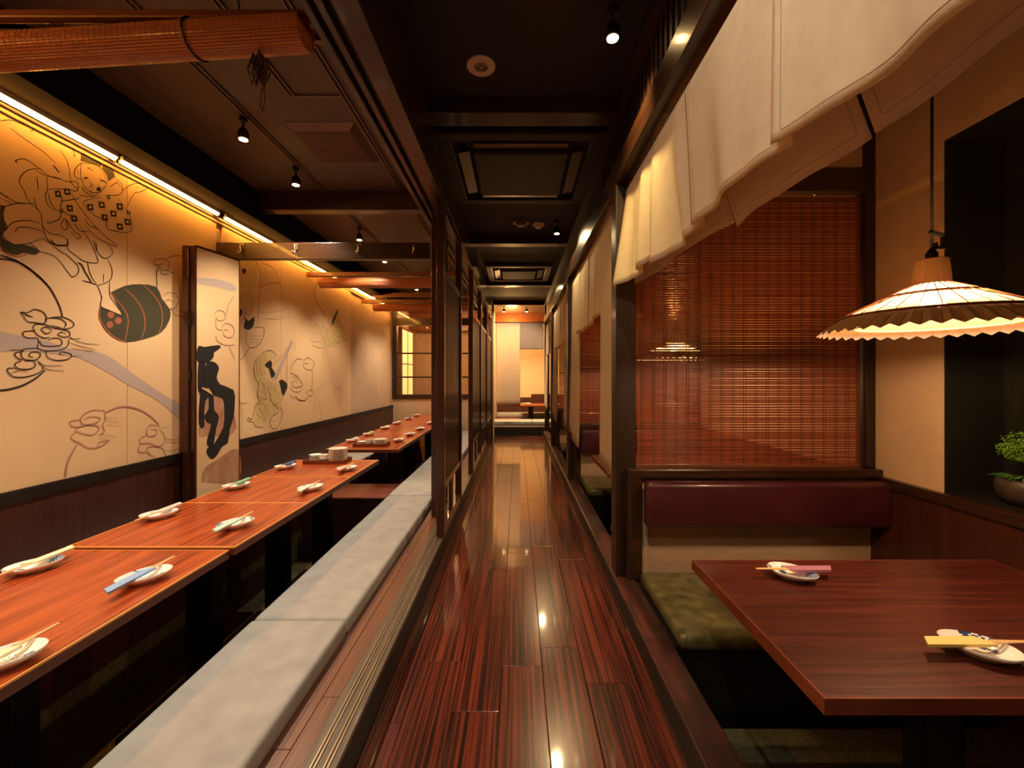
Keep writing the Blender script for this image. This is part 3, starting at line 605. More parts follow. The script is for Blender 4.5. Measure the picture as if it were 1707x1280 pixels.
many(E, 'ink', .012, [[(410,960),(430,985),(470,990),(490,970)], [(560,200),(535,250),(545,320),(580,380),(615,430)]])
many(E, 'ink2', .004, [[(165,240),(175,150),(190,90)], [(165,240),(190,160),(215,100)], [(167,240),(205,170),(240,120)], [(168,240),(220,180),(262,150)], [(20,210),(110,225)], [(20,270),(80,290),(140,300)], [(60,400),(110,420),(130,330)],
 [(100,560),(190,560)], [(100,580),(190,585)], [(105,600),(180,605)], [(240,220),(250,270)], [(265,220),(275,270)], [(90,60),(110,160),(100,260)], [(50,160),(60,260)], [(590,480),(580,550),(610,610),(640,690)], [(690,540),(740,590),(760,600)], [(715,640),(712,715)],
 [(660,500),(680,560),(730,570)], [(620,540),(640,600),(700,610)], [(200,880),(210,960),(190,1000)], [(230,900),(270,920)], [(170,1070),(185,1060),(190,1090),(175,1100)], [(385,830),(410,840),(420,880)], [(400,820),(430,830),(450,870)], [(385,900),(430,905)],
 [(385,610),(410,605)], [(390,625),(412,622)], [(390,640),(412,640)], [(392,655),(412,655)], [(240,1120),(280,1130)], [(300,1010),(320,1050),(325,1110)]])
many(E, 'ink2', .004, [[(165,700),(150,760),(160,830)], [(190,690),(170,750),(185,830)], [(215,680),(200,730)], [(180,870),(200,890),(190,930),(215,960)], [(230,870),(225,920),(250,960)], [(265,890),(280,930),(300,960)], [(170,960),(200,980),(240,970)], [(160,1020),(190,1010),(210,1040),(200,1080)], [(150,1080),(170,1100),(150,1130)],
 [(220,1020),(230,1060),(210,1100)], [(250,1020),(270,1040)], [(100,1120),(130,1115)], [(25,60),(40,95),(60,100)], [(80,60),(75,100)], [(30,130),(60,150),(100,140)], [(110,80),(140,120),(130,180)], [(40,290),(50,350),(90,380)], [(80,300),(90,350)], [(110,300),(115,370)], [(600,500),(620,530),(610,580)], [(655,520),(670,590),(720,600)], [(690,430),(680,500)], [(700,440),(720,520)], [(640,560),(660,620)]])
many(E, 'ink', .008, [[(185,885),(190,895)], [(215,900),(222,912)], [(262,905),(270,915)], [(170,1040),(176,1050)], [(195,1110),(205,1115)], [(240,985),(248,990)], [(175,985),(182,995)]])
many(E, 'redl', .006, [[(375,600),(355,700),(352,800),(350,880),(330,960),(290,1010),(265,990)], [(260,750),(330,680),(388,590)]])
many(E, 'faint', .006, [[(160,330),(220,320),(240,360),(190,380),(160,400),(250,400),(310,390),(370,380),(370,430),(300,430),(200,460)], [(320,370),(350,365),(370,400),(340,410)], [(530,1100),(535,990),(560,920),(600,880),(650,870),(690,920)], [(700,960),(700,1080)],
 [(670,920),(690,900),(720,910),(725,960),(690,960)], [(540,980),(570,1000),(560,1040),(540,1030)], [(570,1060),(590,1090),(560,1120)], [(530,480),(560,490),(570,530),(540,550)], [(500,580),(540,600),(590,590)], [(520,620),(580,640),(640,620)],
 [(640,620),(700,630),(750,610)], [(30,960),(50,1040),(55,1130),(40,1230)], [(20,990),(60,1010),(90,1000)], [(200,440),(280,450),(350,440)]])
AM = dict(ink=M_ink, ink2=M_ink2, pinkl=M_pinkl, faint=M_faint, olive=M_olive, redl=M_redl, yel=M_yel, purp=M_purp, mur=M_mural, wred=M_wred)
AN = dict(ink='ink_drawing', ink2='fine_ink_drawing', pinkl='plum_drawing', faint='faint_drawing', olive='olive_fill', redl='vermilion_drawing', yel='yellow_wash', purp='lavender_wash', mur='square_centre', wred='rust_wash')
for k, m_ in art.l.items(): part(AN[k], m_, AM[k], mu, kind='stuff')
# ---- folding panel leaf with the brush character
pa = Vector((-1.805, 2.366)); pb = Vector((-1.755, 2.648)); dv = (pb-pa)
def L2(px, py):   # point on the front face of the leaf
    k = (px-862)/700; t = (pa.x-k*pa.y)/(k*dv.y-dv.x); q = pa+dv*t
    return (q.x, q.y, EYE+(628-py)*q.y/700)
nr = Vector((dv.y, -dv.x, 0)).normalized()
fp = thing('folding_screen', 'narrow standing screen leaf with a large black brush stroke character, folded by the wall', 'screen', (-1.79, 2.5, .16))
th = .016
def slab(p, q, t0, t1, z0, z1):
    n2 = Vector((q-p).yx); n2.y *= -1; n2 = Vector(((q-p).y, -(q-p).x)).normalized()
    a, b, c, d = p+n2*t0, q+n2*t0, q+n2*t1, p+n2*t1
    return MB().add([(a.x,a.y,z0),(b.x,b.y,z0),(c.x,c.y,z0),(d.x,d.y,z0),(a.x,a.y,z1),(b.x,b.y,z1),(c.x,c.y,z1),(d.x,d.y,z1)], [(0,3,2,1),(4,5,6,7),(0,1,5,4),(1,2,6,5),(2,3,7,6),(3,0,4,7)])
part('screen_panel', slab(pa, pb, -.010, 0, .165, 1.700), M_mural, fp)
u = dv.normalized()
part('stile', slab(pa-u*.014, pa-u*.0005, -.034, .002, .16, 1.706), M_railZ, fp, .002)
part('stile', slab(pb+u*.0005, pb+u*.007, -.030, .002, .16, 1.706), M_railZ, fp, .002)
part('top_rail', slab(pa, pb, -.010, .002, 1.701, 1.712), M_railZ, fp)
pc = pa+Vector((-.045, -.004)); pd = Vector((-1.87, 2.64))
part('second_leaf', slab(pc, pd, -.012, .004, .165, 1.700), M_mural, fp)
part('stile', slab(pc-Vector((.001, .014)), pc-Vector((0, .0005)), -.024, .012, .16, 1.706), M_railZ, fp, .002)
for z in (.5, .95, 1.25, 1.55): part('hinge', B(-1.846, -1.829, 2.350, 2.360, z, z+.05), M_black, fp)
lf = Art(L2, (nr.x, nr.y, 0))
H = T(300, 400, 3.2)
lf.fill('purp', H([(86,200),(200,210),(290,240),(290,275),(190,250),(86,230)]), .0005)
lf.fill('wred', H([(100,1000),(140,960),(120,850),(100,820),(200,830),(260,860),(300,1000),(230,1060),(180,1040),(105,1050)]), .0004)
lf.fill('wred', H([(112,1290),(130,1220),(200,1170),(308,1115),(308,1290)]), .0004)
for P in ([(88,605),(98,565),(130,570),(205,560),(215,575),(180,600),(180,620),(150,655),(100,655),(88,625)], [(100,650),(135,650),(120,780),(110,815),(95,800),(95,690)],
  [(135,665),(160,648),(190,655),(208,685),(195,730),(215,770),(285,800),(292,870),(285,950),(265,1010),(255,1080),(225,1100),(195,1150),(165,1168),(140,1130),(150,1105),(170,1100),(185,1080),(230,1000),(235,900),(225,845),(180,830),(155,790),(118,780)],
  [(110,790),(100,900),(100,980),(115,1005),(130,990),(130,930),(135,860),(160,820)], [(150,820),(152,900),(130,935),(140,970),(165,985),(150,1040),(143,1090),(175,1105),(192,1010),(207,950),(195,920),(182,905),(178,830)]):
    lf.fill('ink', H(P), .0012, 2)
for P in ([(290,300),(260,340),(245,400)], [(180,400),(200,375),(235,385),(240,420),(205,430),(190,410)], [(220,470),(240,445),(275,455),(290,490),(270,520),(235,510),(235,480),(260,480)], [(190,510),(200,540),(240,560),(290,560)], [(260,570),(280,610),(292,640)], [(190,420),(195,470),(225,480)]):
    lf.stroke('pinkl', H(P), .007)
for k, m_ in lf.l.items(): part(AN[k], m_, AM[k], fp, kind='stuff')

# ================================================================ STRIP LIGHTS
for (a, b), c in zip(((-.3, 1.98), (2.0, 2.655), (2.71, 4.2), (4.24, 6.35)), ('over the nearest mural panels', 'short piece just before the hooked beam', 'beyond the hooked beam', 'farthest piece by the back wall')):
    t = thing('strip_light', 'glowing strip light on the ledge above the mural, %s' % c, 'light', (XL+.036, (a+b)/2, 1.984), 'strip lights above the mural')
    part('diffuser', B(XL+.030, XL+.043, a+.01, b-.01, 1.990, 2.001), M_led, t)
    part('channel', MB().box(XL+.0205, XL+.029, a, b, 1.9845, 2.003).box(XL+.029, XL+.043, a, b, 2.002, 2.0215), M_ledoff, t)
# ================================================================ ROLLED BLINDS
def rolled(x0, x1, y, z, r, label, slope=0, cords=()):
    t = thing('rolled_blind', label, 'blind', ((x0+x1)/2, y, z), 'rolled bamboo blinds over the tables')
    s = MB(); nn = 40; Ln = (x1-x0)/2
    for k in range(nn):
        a = 2*PI*k/nn; ca, sa = math.cos(a), math.sin(a); rr = r*(1+.012*math.sin(5*a))
        tw = 2*PI*r/nn*.46
        pts = []
        for x in (-Ln, Ln):
            for d1, d2 in ((-tw, 0), (-tw*.6, .0016), (tw*.6, .0016), (tw, 0), (tw, -.004), (-tw, -.004)):
                pts.append((x, (rr+d2)*ca-d1*sa, (rr+d2)*sa+d1*ca))
        s.add(pts, [(i, (i+1) % 6, 6+(i+1) % 6, 6+i) for i in range(6)]+[(5,4,3,2,1,0), (6,7,8,9,10,11)])
    o = part('bamboo_roll', s, M_roll, None, kind='stuff'); o.parent = t
    core = MB().tube([(-Ln+.004, 0, 0), (Ln-.004, 0, 0)], r*.93, 24)
    o = part('roll_core', core, M_roll, None); o.parent = t
    c = MB(); x = -Ln+.01
    while x < Ln:
        c.tube([(x, (r+.0022)*math.cos(q*PI/12), (r+.0022)*math.sin(q*PI/12)) for q in range(24)], .0007, 4, closed=True); x += .0165
    o = part('binding_threads', c, M_thread, None, kind='stuff'); o.parent = t
    for cx in cords:
        ring = MB().tube([(cx, (r+.005)*math.cos(q*PI/12), (r+.005)*math.sin(q*PI/12)) for q in range(24)], .0028, 6, closed=True)
        o = part('cord_loop', ring, M_black, None, smooth=True); o.parent = t
    t.rotation_euler = (0, slope, slope*2.6)
    return t
rb = rolled(-1.76, -.585, 1.195, 1.912, .045, 'rolled bamboo blind nearest the viewer, hanging from the grooved rail', -0.02, (.27,))
rb2 = rolled(-1.76, -.59, 3.76, 1.81, .045, 'middle rolled bamboo blind crossing above the far end of the near table row')
rb3 = rolled(-1.76, -.59, 5.16, 1.82, .045, 'farthest rolled bamboo blind, near the mullioned window')
for t_, y_, z_ in ((rb2, 3.82, 1.89), (rb3, 5.20, 1.89)):
    for x in (-1.5, -.85):
        L0 = t_.location; part('hanging_cord', MB().tube([(x, L0.y, L0.z+.044), (x, (L0.y+y_)/2, z_-.02), (x, y_, z_)], .003, 6), M_black, t_)
# pulley hardware and rope bundle of the nearest blind
for x, w_ in ((-1.33, 'left'), (-.80, 'right')):
    t = thing('pulley_clamp', 'small %s metal pulley clamp holding the nearest rolled blind' % w_, 'clamp', (x, 1.225, 1.96), 'blind pulley clamps')
    part('clamp_body', MB().box(x-.014, x+.014, 1.212, 1.229, 1.955, 1.99).box(x-.004, x+.004, 1.205, 1.226, 1.99, 2.012), M_steel, t, .002)
    part('pulley_wheel', MB().tube([(x-.006, 1.216, 1.972), (x+.006, 1.216, 1.972)], .011, 12), M_black, t)
    part('screw', MB().tube([(x+.006, 1.215, 1.99), (x+.006, 1.215, 2.025)], .002, 6), M_steel, t)
rp = MB(); rnd = random.Random(5)
for k in range(14):
    x0 = -.715+rnd.uniform(-.014, .014); y0 = 1.165+rnd.uniform(-.012, .012); ln = rnd.uniform(.045, .085)
    rp.tube([(x0, y0, 1.855), (x0-.012+rnd.uniform(-.006, .006), y0, 1.855-ln*.5), (x0+rnd.uniform(-.012, .012), y0+.004, 1.855-ln), (x0+.013, y0, 1.855-ln*.5), (x0+.002, y0, 1.857)], .0022, 5)
rp.tube([(-.705, 1.165, 1.78), (-.700, 1.165, 1.745), (-.703, 1.165, 1.712), (-.709, 1.165, 1.706), (-.713, 1.165, 1.722), (-.709, 1.165, 1.77)], .0016, 5)
rp.tube([(-.715, 1.165, 1.88), (-.715, 1.165, 1.85)], .004, 6)
tag(part('rope_bundle', rp, M_gcloth, None, smooth=True), 'dark bundle of knotted pull cord hanging below the nearest rolled blind', 'rope')
cd = MB().tube([(-.80, 1.216, 1.975), (-.79, 1.19, 2.03), (-.775, 1.13, 2.10), (-.765, 1.08, 2.215)], .003, 6)
tag(part('pull_cord', cd, M_black, None, smooth=True), 'black cord running from the right pulley clamp up to the ceiling', 'cord')
# ================================================================ CEILING SPOTS
def spotlight(x, y, label, group, zc=ZC):
    t = thing('spotlight', label, 'light', (x, y, zc), group)
    part('mount', MB().lathe((x, y, zc-.022), [(.018, 0), (.018, .0219)], 12), M_black, t)
    part('arm', MB().tube([(x, y, zc-.02), (x, y, zc-.055)], .005, 6), M_black, t)
    part('lamp_head', MB().lathe((x, y, zc-.105), [(.021, .0), (.025, .004), (.025, .03), (.014, .052), (.006, .056)], 16), M_black, t, smooth=True)
    part('lamp_face', MB().lathe((x, y, zc-.1075), [(.0195, 0), (.0195, .002)], 16), M_spot, t)
for i, (y, p) in enumerate(SPOTS):
    spotlight(-1.32, y, 'glowing ceiling spotlight over the long tables, %s from the viewer' % ['first', 'second', 'third', 'fourth', 'fifth', 'sixth'][i], 'spotlights over the long tables')
spotlight(.323, 1.42, 'glowing corridor spotlight nearest the viewer', 'corridor spotlights')
spotlight(.318, 3.36, 'small glowing corridor spotlight beside the smoke detector', 'corridor spotlights')
spotlight(-.232, 7.39, 'left glowing spotlight in the end room ceiling', 'end room spotlights')
spotlight(.167, 7.39, 'right glowing spotlight in the end room ceiling', 'end room spotlights')
# round recessed downlight, detector, speaker
dl = thing('downlight', 'round cream trimmed recessed downlight, unlit, in the corridor ceiling', 'light', (-.145, 1.6875, ZC))
part('trim_ring', MB().lathe((-.145, 1.6875, ZC-.006), [(.028, .0), (.055, .0), (.058, .003), (.058, .0059), (.028, .0059), (.028, 0)], 28, cap=False), M_cream_p, dl, smooth=False)
part('reflector', MB().lathe((-.145, 1.6875, ZC-.0045), [(.028, .004), (.022, .002), (.008, .0)], 20), M_steel, dl, smooth=True)
part('lamp_capsule', MB().lathe((-.145, 1.6875, ZC-.016), [(.003, 0), (.009, .004), (.010, .013)], 12), M_brass, dl, smooth=True)
def disc(name, x, y, r, label, cat, m):
    t = thing(name, label, cat, (x, y, ZC))
    part('base_ring', MB().lathe((x, y, ZC-.012), [(r*.9, 0), (r, .004), (r, .0118)], 24), m, t, smooth=False)
    part('cover', MB().lathe((x, y, ZC-.035), [(r*.25, 0), (r*.5, .004), (r*.62, .012), (r*.62, .0229)], 20), m, t, smooth=False)
disc('ceiling_speaker', .032, 3.39, .07, 'flat brown ceiling disc beside the smoke detector', 'speaker', M_vent)
disc('smoke_detector', .175, 3.44, .05, 'cream smoke detector next to the small corridor spotlight', 'detector', M_cream_p)
disc('smoke_detector', -.145, 5.72, .075, 'cream ceiling detector beyond the far air unit', 'detector', M_cream_p)
disc('ceiling_sensor', .098, 5.75, .04, 'small square sensor beyond the far air unit', 'sensor', M_vent)
# ventilation grille, left
vg = thing('ceiling_vent', 'brown ventilation grille in a sloping frame in the left ceiling', 'vent', (-.98, 2.26, ZC))
vg_f = MB()
vx0, vx1, vy0, vy1 = -1.15, -.80, 2.06, 2.44; iz = ZC-.022
vg_f.add([(vx0,vy0,ZC-.0005),(vx1,vy0,ZC-.0005),(vx1,vy1,ZC-.0005),(vx0,vy1,ZC-.0005),(vx0+.04,vy0+.04,iz),(vx1-.04,vy0+.04,iz),(vx1-.04,vy1-.04,iz),(vx0+.04,vy1-.04,iz)], [(0,1,5,4),(1,2,6,5),(2,3,7,6),(3,0,4,7)])
part('frame', vg_f, M_batten, vg, solid=.002)
part('backing', B(vx0+.04, vx1-.04, vy0+.04, vy1-.04, ZC-.004, ZC-.001), M_black, vg)  # black sheet stands in for the darkness above the mesh
ms_ = MB()
for k in range(25): x = vx0+.042+k*.0110; ms_.box(x, x+.003, vy0+.04, vy1-.04, iz, iz+.002)
for k in range(27): y = vy0+.042+k*.0110; ms_.box(vx0+.04, vx1-.04, y, y+.003, iz+.0005, iz+.0025)
part('mesh_grille', ms_, M_railX, vg, kind='stuff')
# cassette air units
def cassette(yc, label, m=M_ac, sz=.43):
    cx = .02
    t = thing('air_unit', label, 'air conditioner', (cx, yc, ZC), 'ceiling air units')
    z0 = ZC-.035
    part('housing', MB().box(cx-sz, cx+sz, yc-sz, yc-sz+.07, z0, ZC-.0005).box(cx-sz, cx+sz, yc+sz-.07, yc+sz, z0, ZC-.0005).box(cx-sz, cx-sz+.07, yc-sz+.07, yc+sz-.07, z0, ZC-.0005).box(cx+sz-.07, cx+sz, yc-sz+.07, yc+sz-.07, z0, ZC-.0005), m, t, .008)
    part('intake_grille', B(cx-sz+.17, cx+sz-.17, yc-sz+.17, yc+sz-.17, z0-.012, ZC-.001), M_ac, t, .01)
    d = sz-.12
    for sx, sy in ((0, -1), (0, 1), (-1, 0), (1, 0)):
        if sx == 0: part('louver', MB().add([(cx-d+.06, yc+sy*d-.03, z0), (cx+d-.06, yc+sy*d-.03, z0), (cx+d-.06, yc+sy*d+.03, z0+.012), (cx-d+.06, yc+sy*d+.03, z0+.012)], [(0, 1, 2, 3)]), M_vent, t, solid=.006)
        else: part('louver', MB().add([(cx+sx*d-.03, yc-d+.06, z0), (cx+sx*d-.03, yc+d-.06, z0), (cx+sx*d+.03, yc+d-.06, z0+.012), (cx+sx*d+.03, yc-d+.06, z0+.012)], [(0, 1, 2, 3)]), M_vent, t, solid=.006)
cassette(2.53, 'large dark square ceiling air unit nearest the viewer', M_ac, .43)
cassette(5.00, 'smaller brown square ceiling air unit farther down the corridor', M_vent, .37)

# ================================================================ NOREN CURTAINS
def cloth(name, parent, y0, y1, ztop, zb0, zb1, xt, xb0, xb1, nfold, amp, ph, m=M_noren, hem=.0, droop=.0):
    """hanging sheet between y0 (near) and y1 (far); bottoms and sideways swing given at both ends"""
    NU, NV = 40, 18; vs = []; fs = []
    for j in range(NV+1):
        v = j/NV
        for i in range(NU+1):
            u_ = i/NU; y = y0+(y1-y0)*u_
            zb = zb0+(zb1-zb0)*u_ - droop*math.sin(PI*u_)
            z = ztop+(zb-ztop)*v
            xb = xb0+(xb1-xb0)*u_
            x = xt+(xb-xt)*(v**1.25)+amp*(v**.8)*math.sin(2*PI*nfold*u_+ph+.8*v)+amp*.35*v*math.sin(2*PI*nfold*2.3*u_+ph*2)
            vs.append((x, y+.006*v*math.sin(5*u_+ph), z))
    for j in range(NV):
        for i in range(NU):
            a = j*(NU+1)+i; fs.append((a, a+1, a+NU+2, a+NU+1))
    o = part(name, MB().add(vs, fs), m, parent, smooth=True, solid=.0016)
    hm = MB(); W_ = NU+1
    P_ = lambda i, j, du=0: Vector(vs[j*W_+i])
    hw = .0011
    for i in (2, NU-2):
        q = []
        for j in range(NV): p = P_(i, j); q += [p+Vector((-.0016, -hw, 0)), p+Vector((-.0016, hw, 0))]
        hm.add(q, [(2*a, 2*a+1, 2*a+3, 2*a+2) for a in range(NV-1)])
    q = []
    for i in range(2, NU-1): p = P_(i, NV)*.12+P_(i, NV-1)*.88; q += [p+Vector((-.0016, 0, -hw)), p+Vector((-.0016, 0, hw))]
    hm.add(q, [(2*a, 2*a+1, 2*a+3, 2*a+2) for a in range(NU-4)])
    part('hem_stitching', hm, M_hem, parent, kind='stuff')
    return o
nr1 = thing('noren_curtain', 'broad short cream linen curtain over the nearest booth', 'curtain', (.49, .9, 1.79))
part('rod', MB().tube([(.495, -.35, 1.797), (.495, 1.868, 1.797)], .007, 10), M_railY, nr1)
F = [(1.44, 1.855, 1.40, 1.358, .502, .442, 1.7, .026, .6), (1.195, 1.50, 1.405, 1.37, .540, .49, 1.4, .016, 2.2), (.775, 1.215, 1.405, 1.408, .50, .500, 1.2, .013, 1.0), (.36, .79, 1.36, 1.409, .50, .492, 1.1, .012, 3.0), (-.10, .37, 1.37, 1.37, .5, .5, .7, .01, .5)]
for a, b, zb0, zb1, x0, x1, nf, am, ph in F: cloth('cloth_panel', nr1, a, b, 1.796, zb0, zb1, .484, x0, x1, nf, am, ph)
Bk = [(1.18, 1.84, 1.405, 1.375, .60, .52, 1.3, .012, 1.2), (.745, 1.165, 1.395, 1.385, .62, .60, .9, .010, .4), (.30, .735, 1.38, 1.40, .60, .625, .8, .010, 2.4)]
for a, b, zb0, zb1, x0, x1, nf, am, ph in Bk: cloth('cloth_panel', nr1, a, b, 1.796, zb0, zb1, .506, x0, x1, nf, am, ph)
def long_noren(y0, y1, w_):
    t = thing('noren_curtain', 'cream linen curtain with two long side tails over the %s booth' % w_, 'curtain', (.49, (y0+y1)/2, 1.79))
    part('rod', MB().tube([(.487, y0-.03, 1.797), (.487, y1+.03, 1.797)], .007, 10), M_railY, t)
    L_ = y1-y0
    cloth('cloth_panel', t, y0+.02, y0+.02+L_*.22, 1.796, .46, .50, .474, .47, .465, .8, .012, .4)
    cloth('cloth_panel', t, y0+.02+L_*.20, y0+L_*.50, 1.796, 1.32, 1.30, .478, .47, .465, 1.1, .012, 1.5)
    cloth('cloth_panel', t, y0+L_*.49, y0+L_*.76, 1.796, 1.29, 1.30, .476, .475, .46, 1.0, .012, 3.0)
    cloth('cloth_panel', t, y0+L_*.72, y1-.01, 1.796, .43, .50, .474, .465, .44, .9, .012, 2.0)
long_noren(1.97, 3.63, 'second'); long_noren(3.76, 5.41, 'third'); long_noren(5.54, 6.88, 'fourth')
# curtain at the corridor end
nr2 = thing('noren_curtain', 'end curtain of one long cream panel and one short grey mauve panel', 'curtain', (.05, 7.03, 1.87))
part('rod', MB().tube([(-.43, 7.03, 1.878), (.52, 7.03, 1.878)], .008, 10), M_darkX, nr2)
def flat_cloth(x0, x1, y, z0, z1, m, ph):
    vs = []; fs = []; NU, NV = 24, 14
    for j in range(NV+1):
        for i in range(NU+1):
            u_, v = i/NU, j/NV; vs.append((x0+(x1-x0)*u_, y+.010*v*math.sin(9*u_+ph), z1+(z0-z1)*v))
    for j in range(NV):
        for i in range(NU): a = j*(NU+1)+i; fs.append((a, a+1, a+NU+2, a+NU+1))
    part('cloth_panel', MB().add(vs, fs), m, nr2, smooth=True, solid=.002)
flat_cloth(-.345, .052, 7.03, .485, 1.872, M_noren, 0)
flat_cloth(.045, .435, 7.018, 1.43, 1.872, M_norend, 1.4)
# end room furniture
et = table('low_table', .065, 1.0, 8.0, 8.6, .43, .03, M_tabL, M_edgeL, 'small orange brown table in the end room behind the curtain', .27, 8.3, .10, None, floor=.138)
cushion('seat_cushion', -.42, .27, 7.26, 7.66, .139, .20, M_cush, 'cream bench cushion at the corridor end, left of its seam', 'cushion', 'end room cushions', .015)
cushion('seat_cushion', .275, 1.2, 7.26, 7.66, .139, .20, M_cush, 'cream bench cushion at the corridor end, right of its seam', 'cushion', 'end room cushions', .015)
cushion('seat_cushion', -.42, 1.2, 8.62, 8.95, .139, .22, M_cush, 'cream bench cushion along the end room wall', 'cushion', 'end room cushions', .015)

# ================================================================ PENDANT LAMPS
def ring(mb, c, r, z, t, seg=40): mb.tube([(c[0]+r*math.cos(2*PI*k/seg), c[1]+r*math.sin(2*PI*k/seg), z) for k in range(seg)], t, 6, closed=True)
def pendant(x, y, label):
    t = thing('pendant_lamp', label, 'lamp', (x, y, 1.083), 'umbrella shaped pendant lamps')
    c = (x, y, 0)
    part('cord', MB().tube([(x, y, 1.292), (x+.001, y, 1.7), (x-.001, y, 2.218)], .0032, 8), M_black, t, smooth=True)
    part('cord_grip', MB().lathe((x, y, 1.272), [(.015, 0), (.012, .010), (.0135, .014), (.008, .024), (.004, .03)], 12), M_black, t, smooth=True)
    hb = MB().tube([(x-.004, y, 1.345), (x+.010, y, 1.340), (x+.030, y, 1.335)], .005, 6)
    hb.box(x+.026, x+.036, y-.004, y+.004, 1.304, 1.338).box(x+.008, x+.036, y-.004, y+.004, 1.300, 1.307).box(x+.008, x+.013, y-.004, y+.004, 1.305, 1.316)
    part('cord_hook', hb, M_black, t)
    part('neck', MB().lathe((x, y, 0), [(.039, 1.206), (.033, 1.270), (.030, 1.272)], 28), M_lampwood, t, smooth=False)
    part('upper_shade', MB().lathe(c, [(.036, 1.209), (.092, 1.181)], 40, cap=False), M_lamppaper, t)
    part('middle_shade', MB().lathe(c, [(.086, 1.178), (.188, 1.131)], 48, cap=False), M_lamppaper, t)
    part('inner_shade', MB().lathe(c, [(.135, 1.128), (.158, 1.104)], 48, cap=False), M_lamppaper, t)
    r1 = MB(); ring(r1, c, .095, 1.1795, .0035); part('upper_ring', r1, M_railX, t, smooth=True)
    r1 = MB(); ring(r1, c, .192, 1.1295, .0035); part('lower_ring', r1, M_railX, t, smooth=True)
    r1 = MB(); ring(r1, c, .158, 1.103, .002); part('inner_ring', r1, M_lampwood, t, smooth=True)
    def pleat(r0, z0, r1_, z1, np_, am, edge):
        vs = []; fs = []
        for k in range(np_*2):
            a = 2*PI*k/(np_*2); d = am if k % 2 else -am
            vs.append((x+(r0)*math.cos(a), y+(r0)*math.sin(a), z0+d*.4)); vs.append((x+(r1_+(edge if k % 2 else 0))*math.cos(a), y+(r1_+(edge if k % 2 else 0))*math.sin(a), z1+d))
        m_ = len(vs)
        for k in range(np_*2): fs.append((2*k, 2*k+1, (2*k+3) % m_, (2*k+2) % m_))
        return MB().add(vs, fs)
    part('pleated_skirt', pleat(.182, 1.1285, .242, 1.089, 44, .0045, -.004), M_skirt, t, solid=.0006)
    part('pleated_underskirt', pleat(.150, 1.131, .208, 1.112, 44, .004, -.004), M_skirt, t, solid=.0006)
    proto = {}
    for k in range(30):
        a = 2*PI*k/30+.05; ca, sa = math.cos(a), math.sin(a)
        P = lambda r, z: (x+r*ca, y+r*sa, z)
        part('rib', MB().tube([P(.037, 1.2110), P(.092, 1.1835), P(.188, 1.134)], .0012, 5), M_railX, t)
    for k in range(44):
        a = 2*PI*k/44; ca, sa = math.cos(a), math.sin(a)
        part('outer_rib', MB().tube([(x+.182*ca, y+.182*sa, 1.1275), (x+.245*ca, y+.245*sa, 1.0855)], .0011, 5), M_lampwood, t)
    part('socket', MB().lathe((x, y, 1.19), [(.014, 0), (.014, .03)], 12), M_cream_p, t)
    part('bulb', MB().lathe((x, y, 1.135), [(.004, 0), (.018, .006), (.026, .020), (.024, .034), (.014, .05), (.011, .056)], 16), M_bulb, t, smooth=True)
    return t
LAMPY = 1.084
pl0 = pendant(1.07, LAMPY, 'umbrella shaped pendant lamp of pleated paper over the nearest booth table')
for k, w_ in ((1, 'second'), (2, 'third')):
    c_ = copy_tree(pl0); c_.location = (1.07, LAMPY+1.78*k, 1.083); c_['label'] = 'umbrella shaped pendant lamp glowing in the %s booth, behind bamboo slats' % w_
for k in range(3):
    lamp('POINT', (1.07, LAMPY+1.78*k, 1.130), [21, 22, 22][k], (1, .60, .30), .03)

# ================================================================ PLANT IN THE NICHE
px_, py_ = 1.715, 1.405
pt = thing('potted_bonsai', 'small mossy green bonsai in a dark round pot standing in the niche', 'plant', (px_, py_, .537))
part('pot', MB().lathe((px_, py_, .5371), [(.035, 0), (.055, .006), (.075, .03), (.082, .06), (.078, .085), (.070, .092), (.066, .086), (.02, .08)], 32), M_pot, pt, smooth=True)
part('soil', MB().lathe((px_, py_, .612), [(.068, 0), (.066, .006), (.02, .010)], 24), M_gcloth, pt)
part('trunk', MB().tube([(px_+.01, py_, .615), (px_, py_, .65), (px_+.012, py_+.005, .675), (px_-.005, py_, .70)], [.009, .007, .006, .004], 8), M_gcloth, pt, smooth=True)
rnd = random.Random(11)
fo = MB()
for cx, cy_, cz, rx, rz in ((-.012, 0, .755, .060, .030), (-.045, -.01, .715, .055, .024), (.03, .01, .72, .06, .026), (-.072, 0, .732, .030, .016), (0, -.02, .695, .045, .020), (.02, .03, .70, .05, .02), (-.02,-.01,.735,.06,.03)):
    for k in range(420):
        a = rnd.uniform(0, 2*PI); b = math.acos(rnd.uniform(-1, 1)); rr = rnd.uniform(.75, 1.05)
        p = Vector((px_+cx+rx*rr*math.sin(b)*math.cos(a), py_+cy_+rx*.8*rr*math.sin(b)*math.sin(a), cz+rz*rr*math.cos(b)))
        d = Vector((rnd.uniform(-1, 1), rnd.uniform(-1, 1), rnd.uniform(-.3, 1))).normalized()*.006; s_ = d.cross(Vector((rnd.random(), rnd.random(), rnd.random()))).normalized()*.0018
        fo.add([p, p+d*.5+s_, p+d, p+d*.5-s_], [(0, 1, 2, 3)])
part('foliage', fo, M_plant, pt, kind='stuff')
gl = MB()
for k in range(16):
    a = PI*.75+k*.12; r_ = rnd.uniform(.06, .09)
    b0 = Vector((px_+.02*math.cos(a), py_+.02*math.sin(a), .625)); b1 = b0+Vector((r_*math.cos(a), r_*math.sin(a), rnd.uniform(.0, .012))); s_ = Vector((-math.sin(a), math.cos(a), 0))*.004
    m1 = (b0+b1)/2+Vector((0, 0, .012)); gl.add([b0-s_, b0+s_, m1+s_, b1, m1-s_], [(0, 1, 2, 3, 4)])
part('grass_blades', gl, M_grass, pt, kind='stuff')

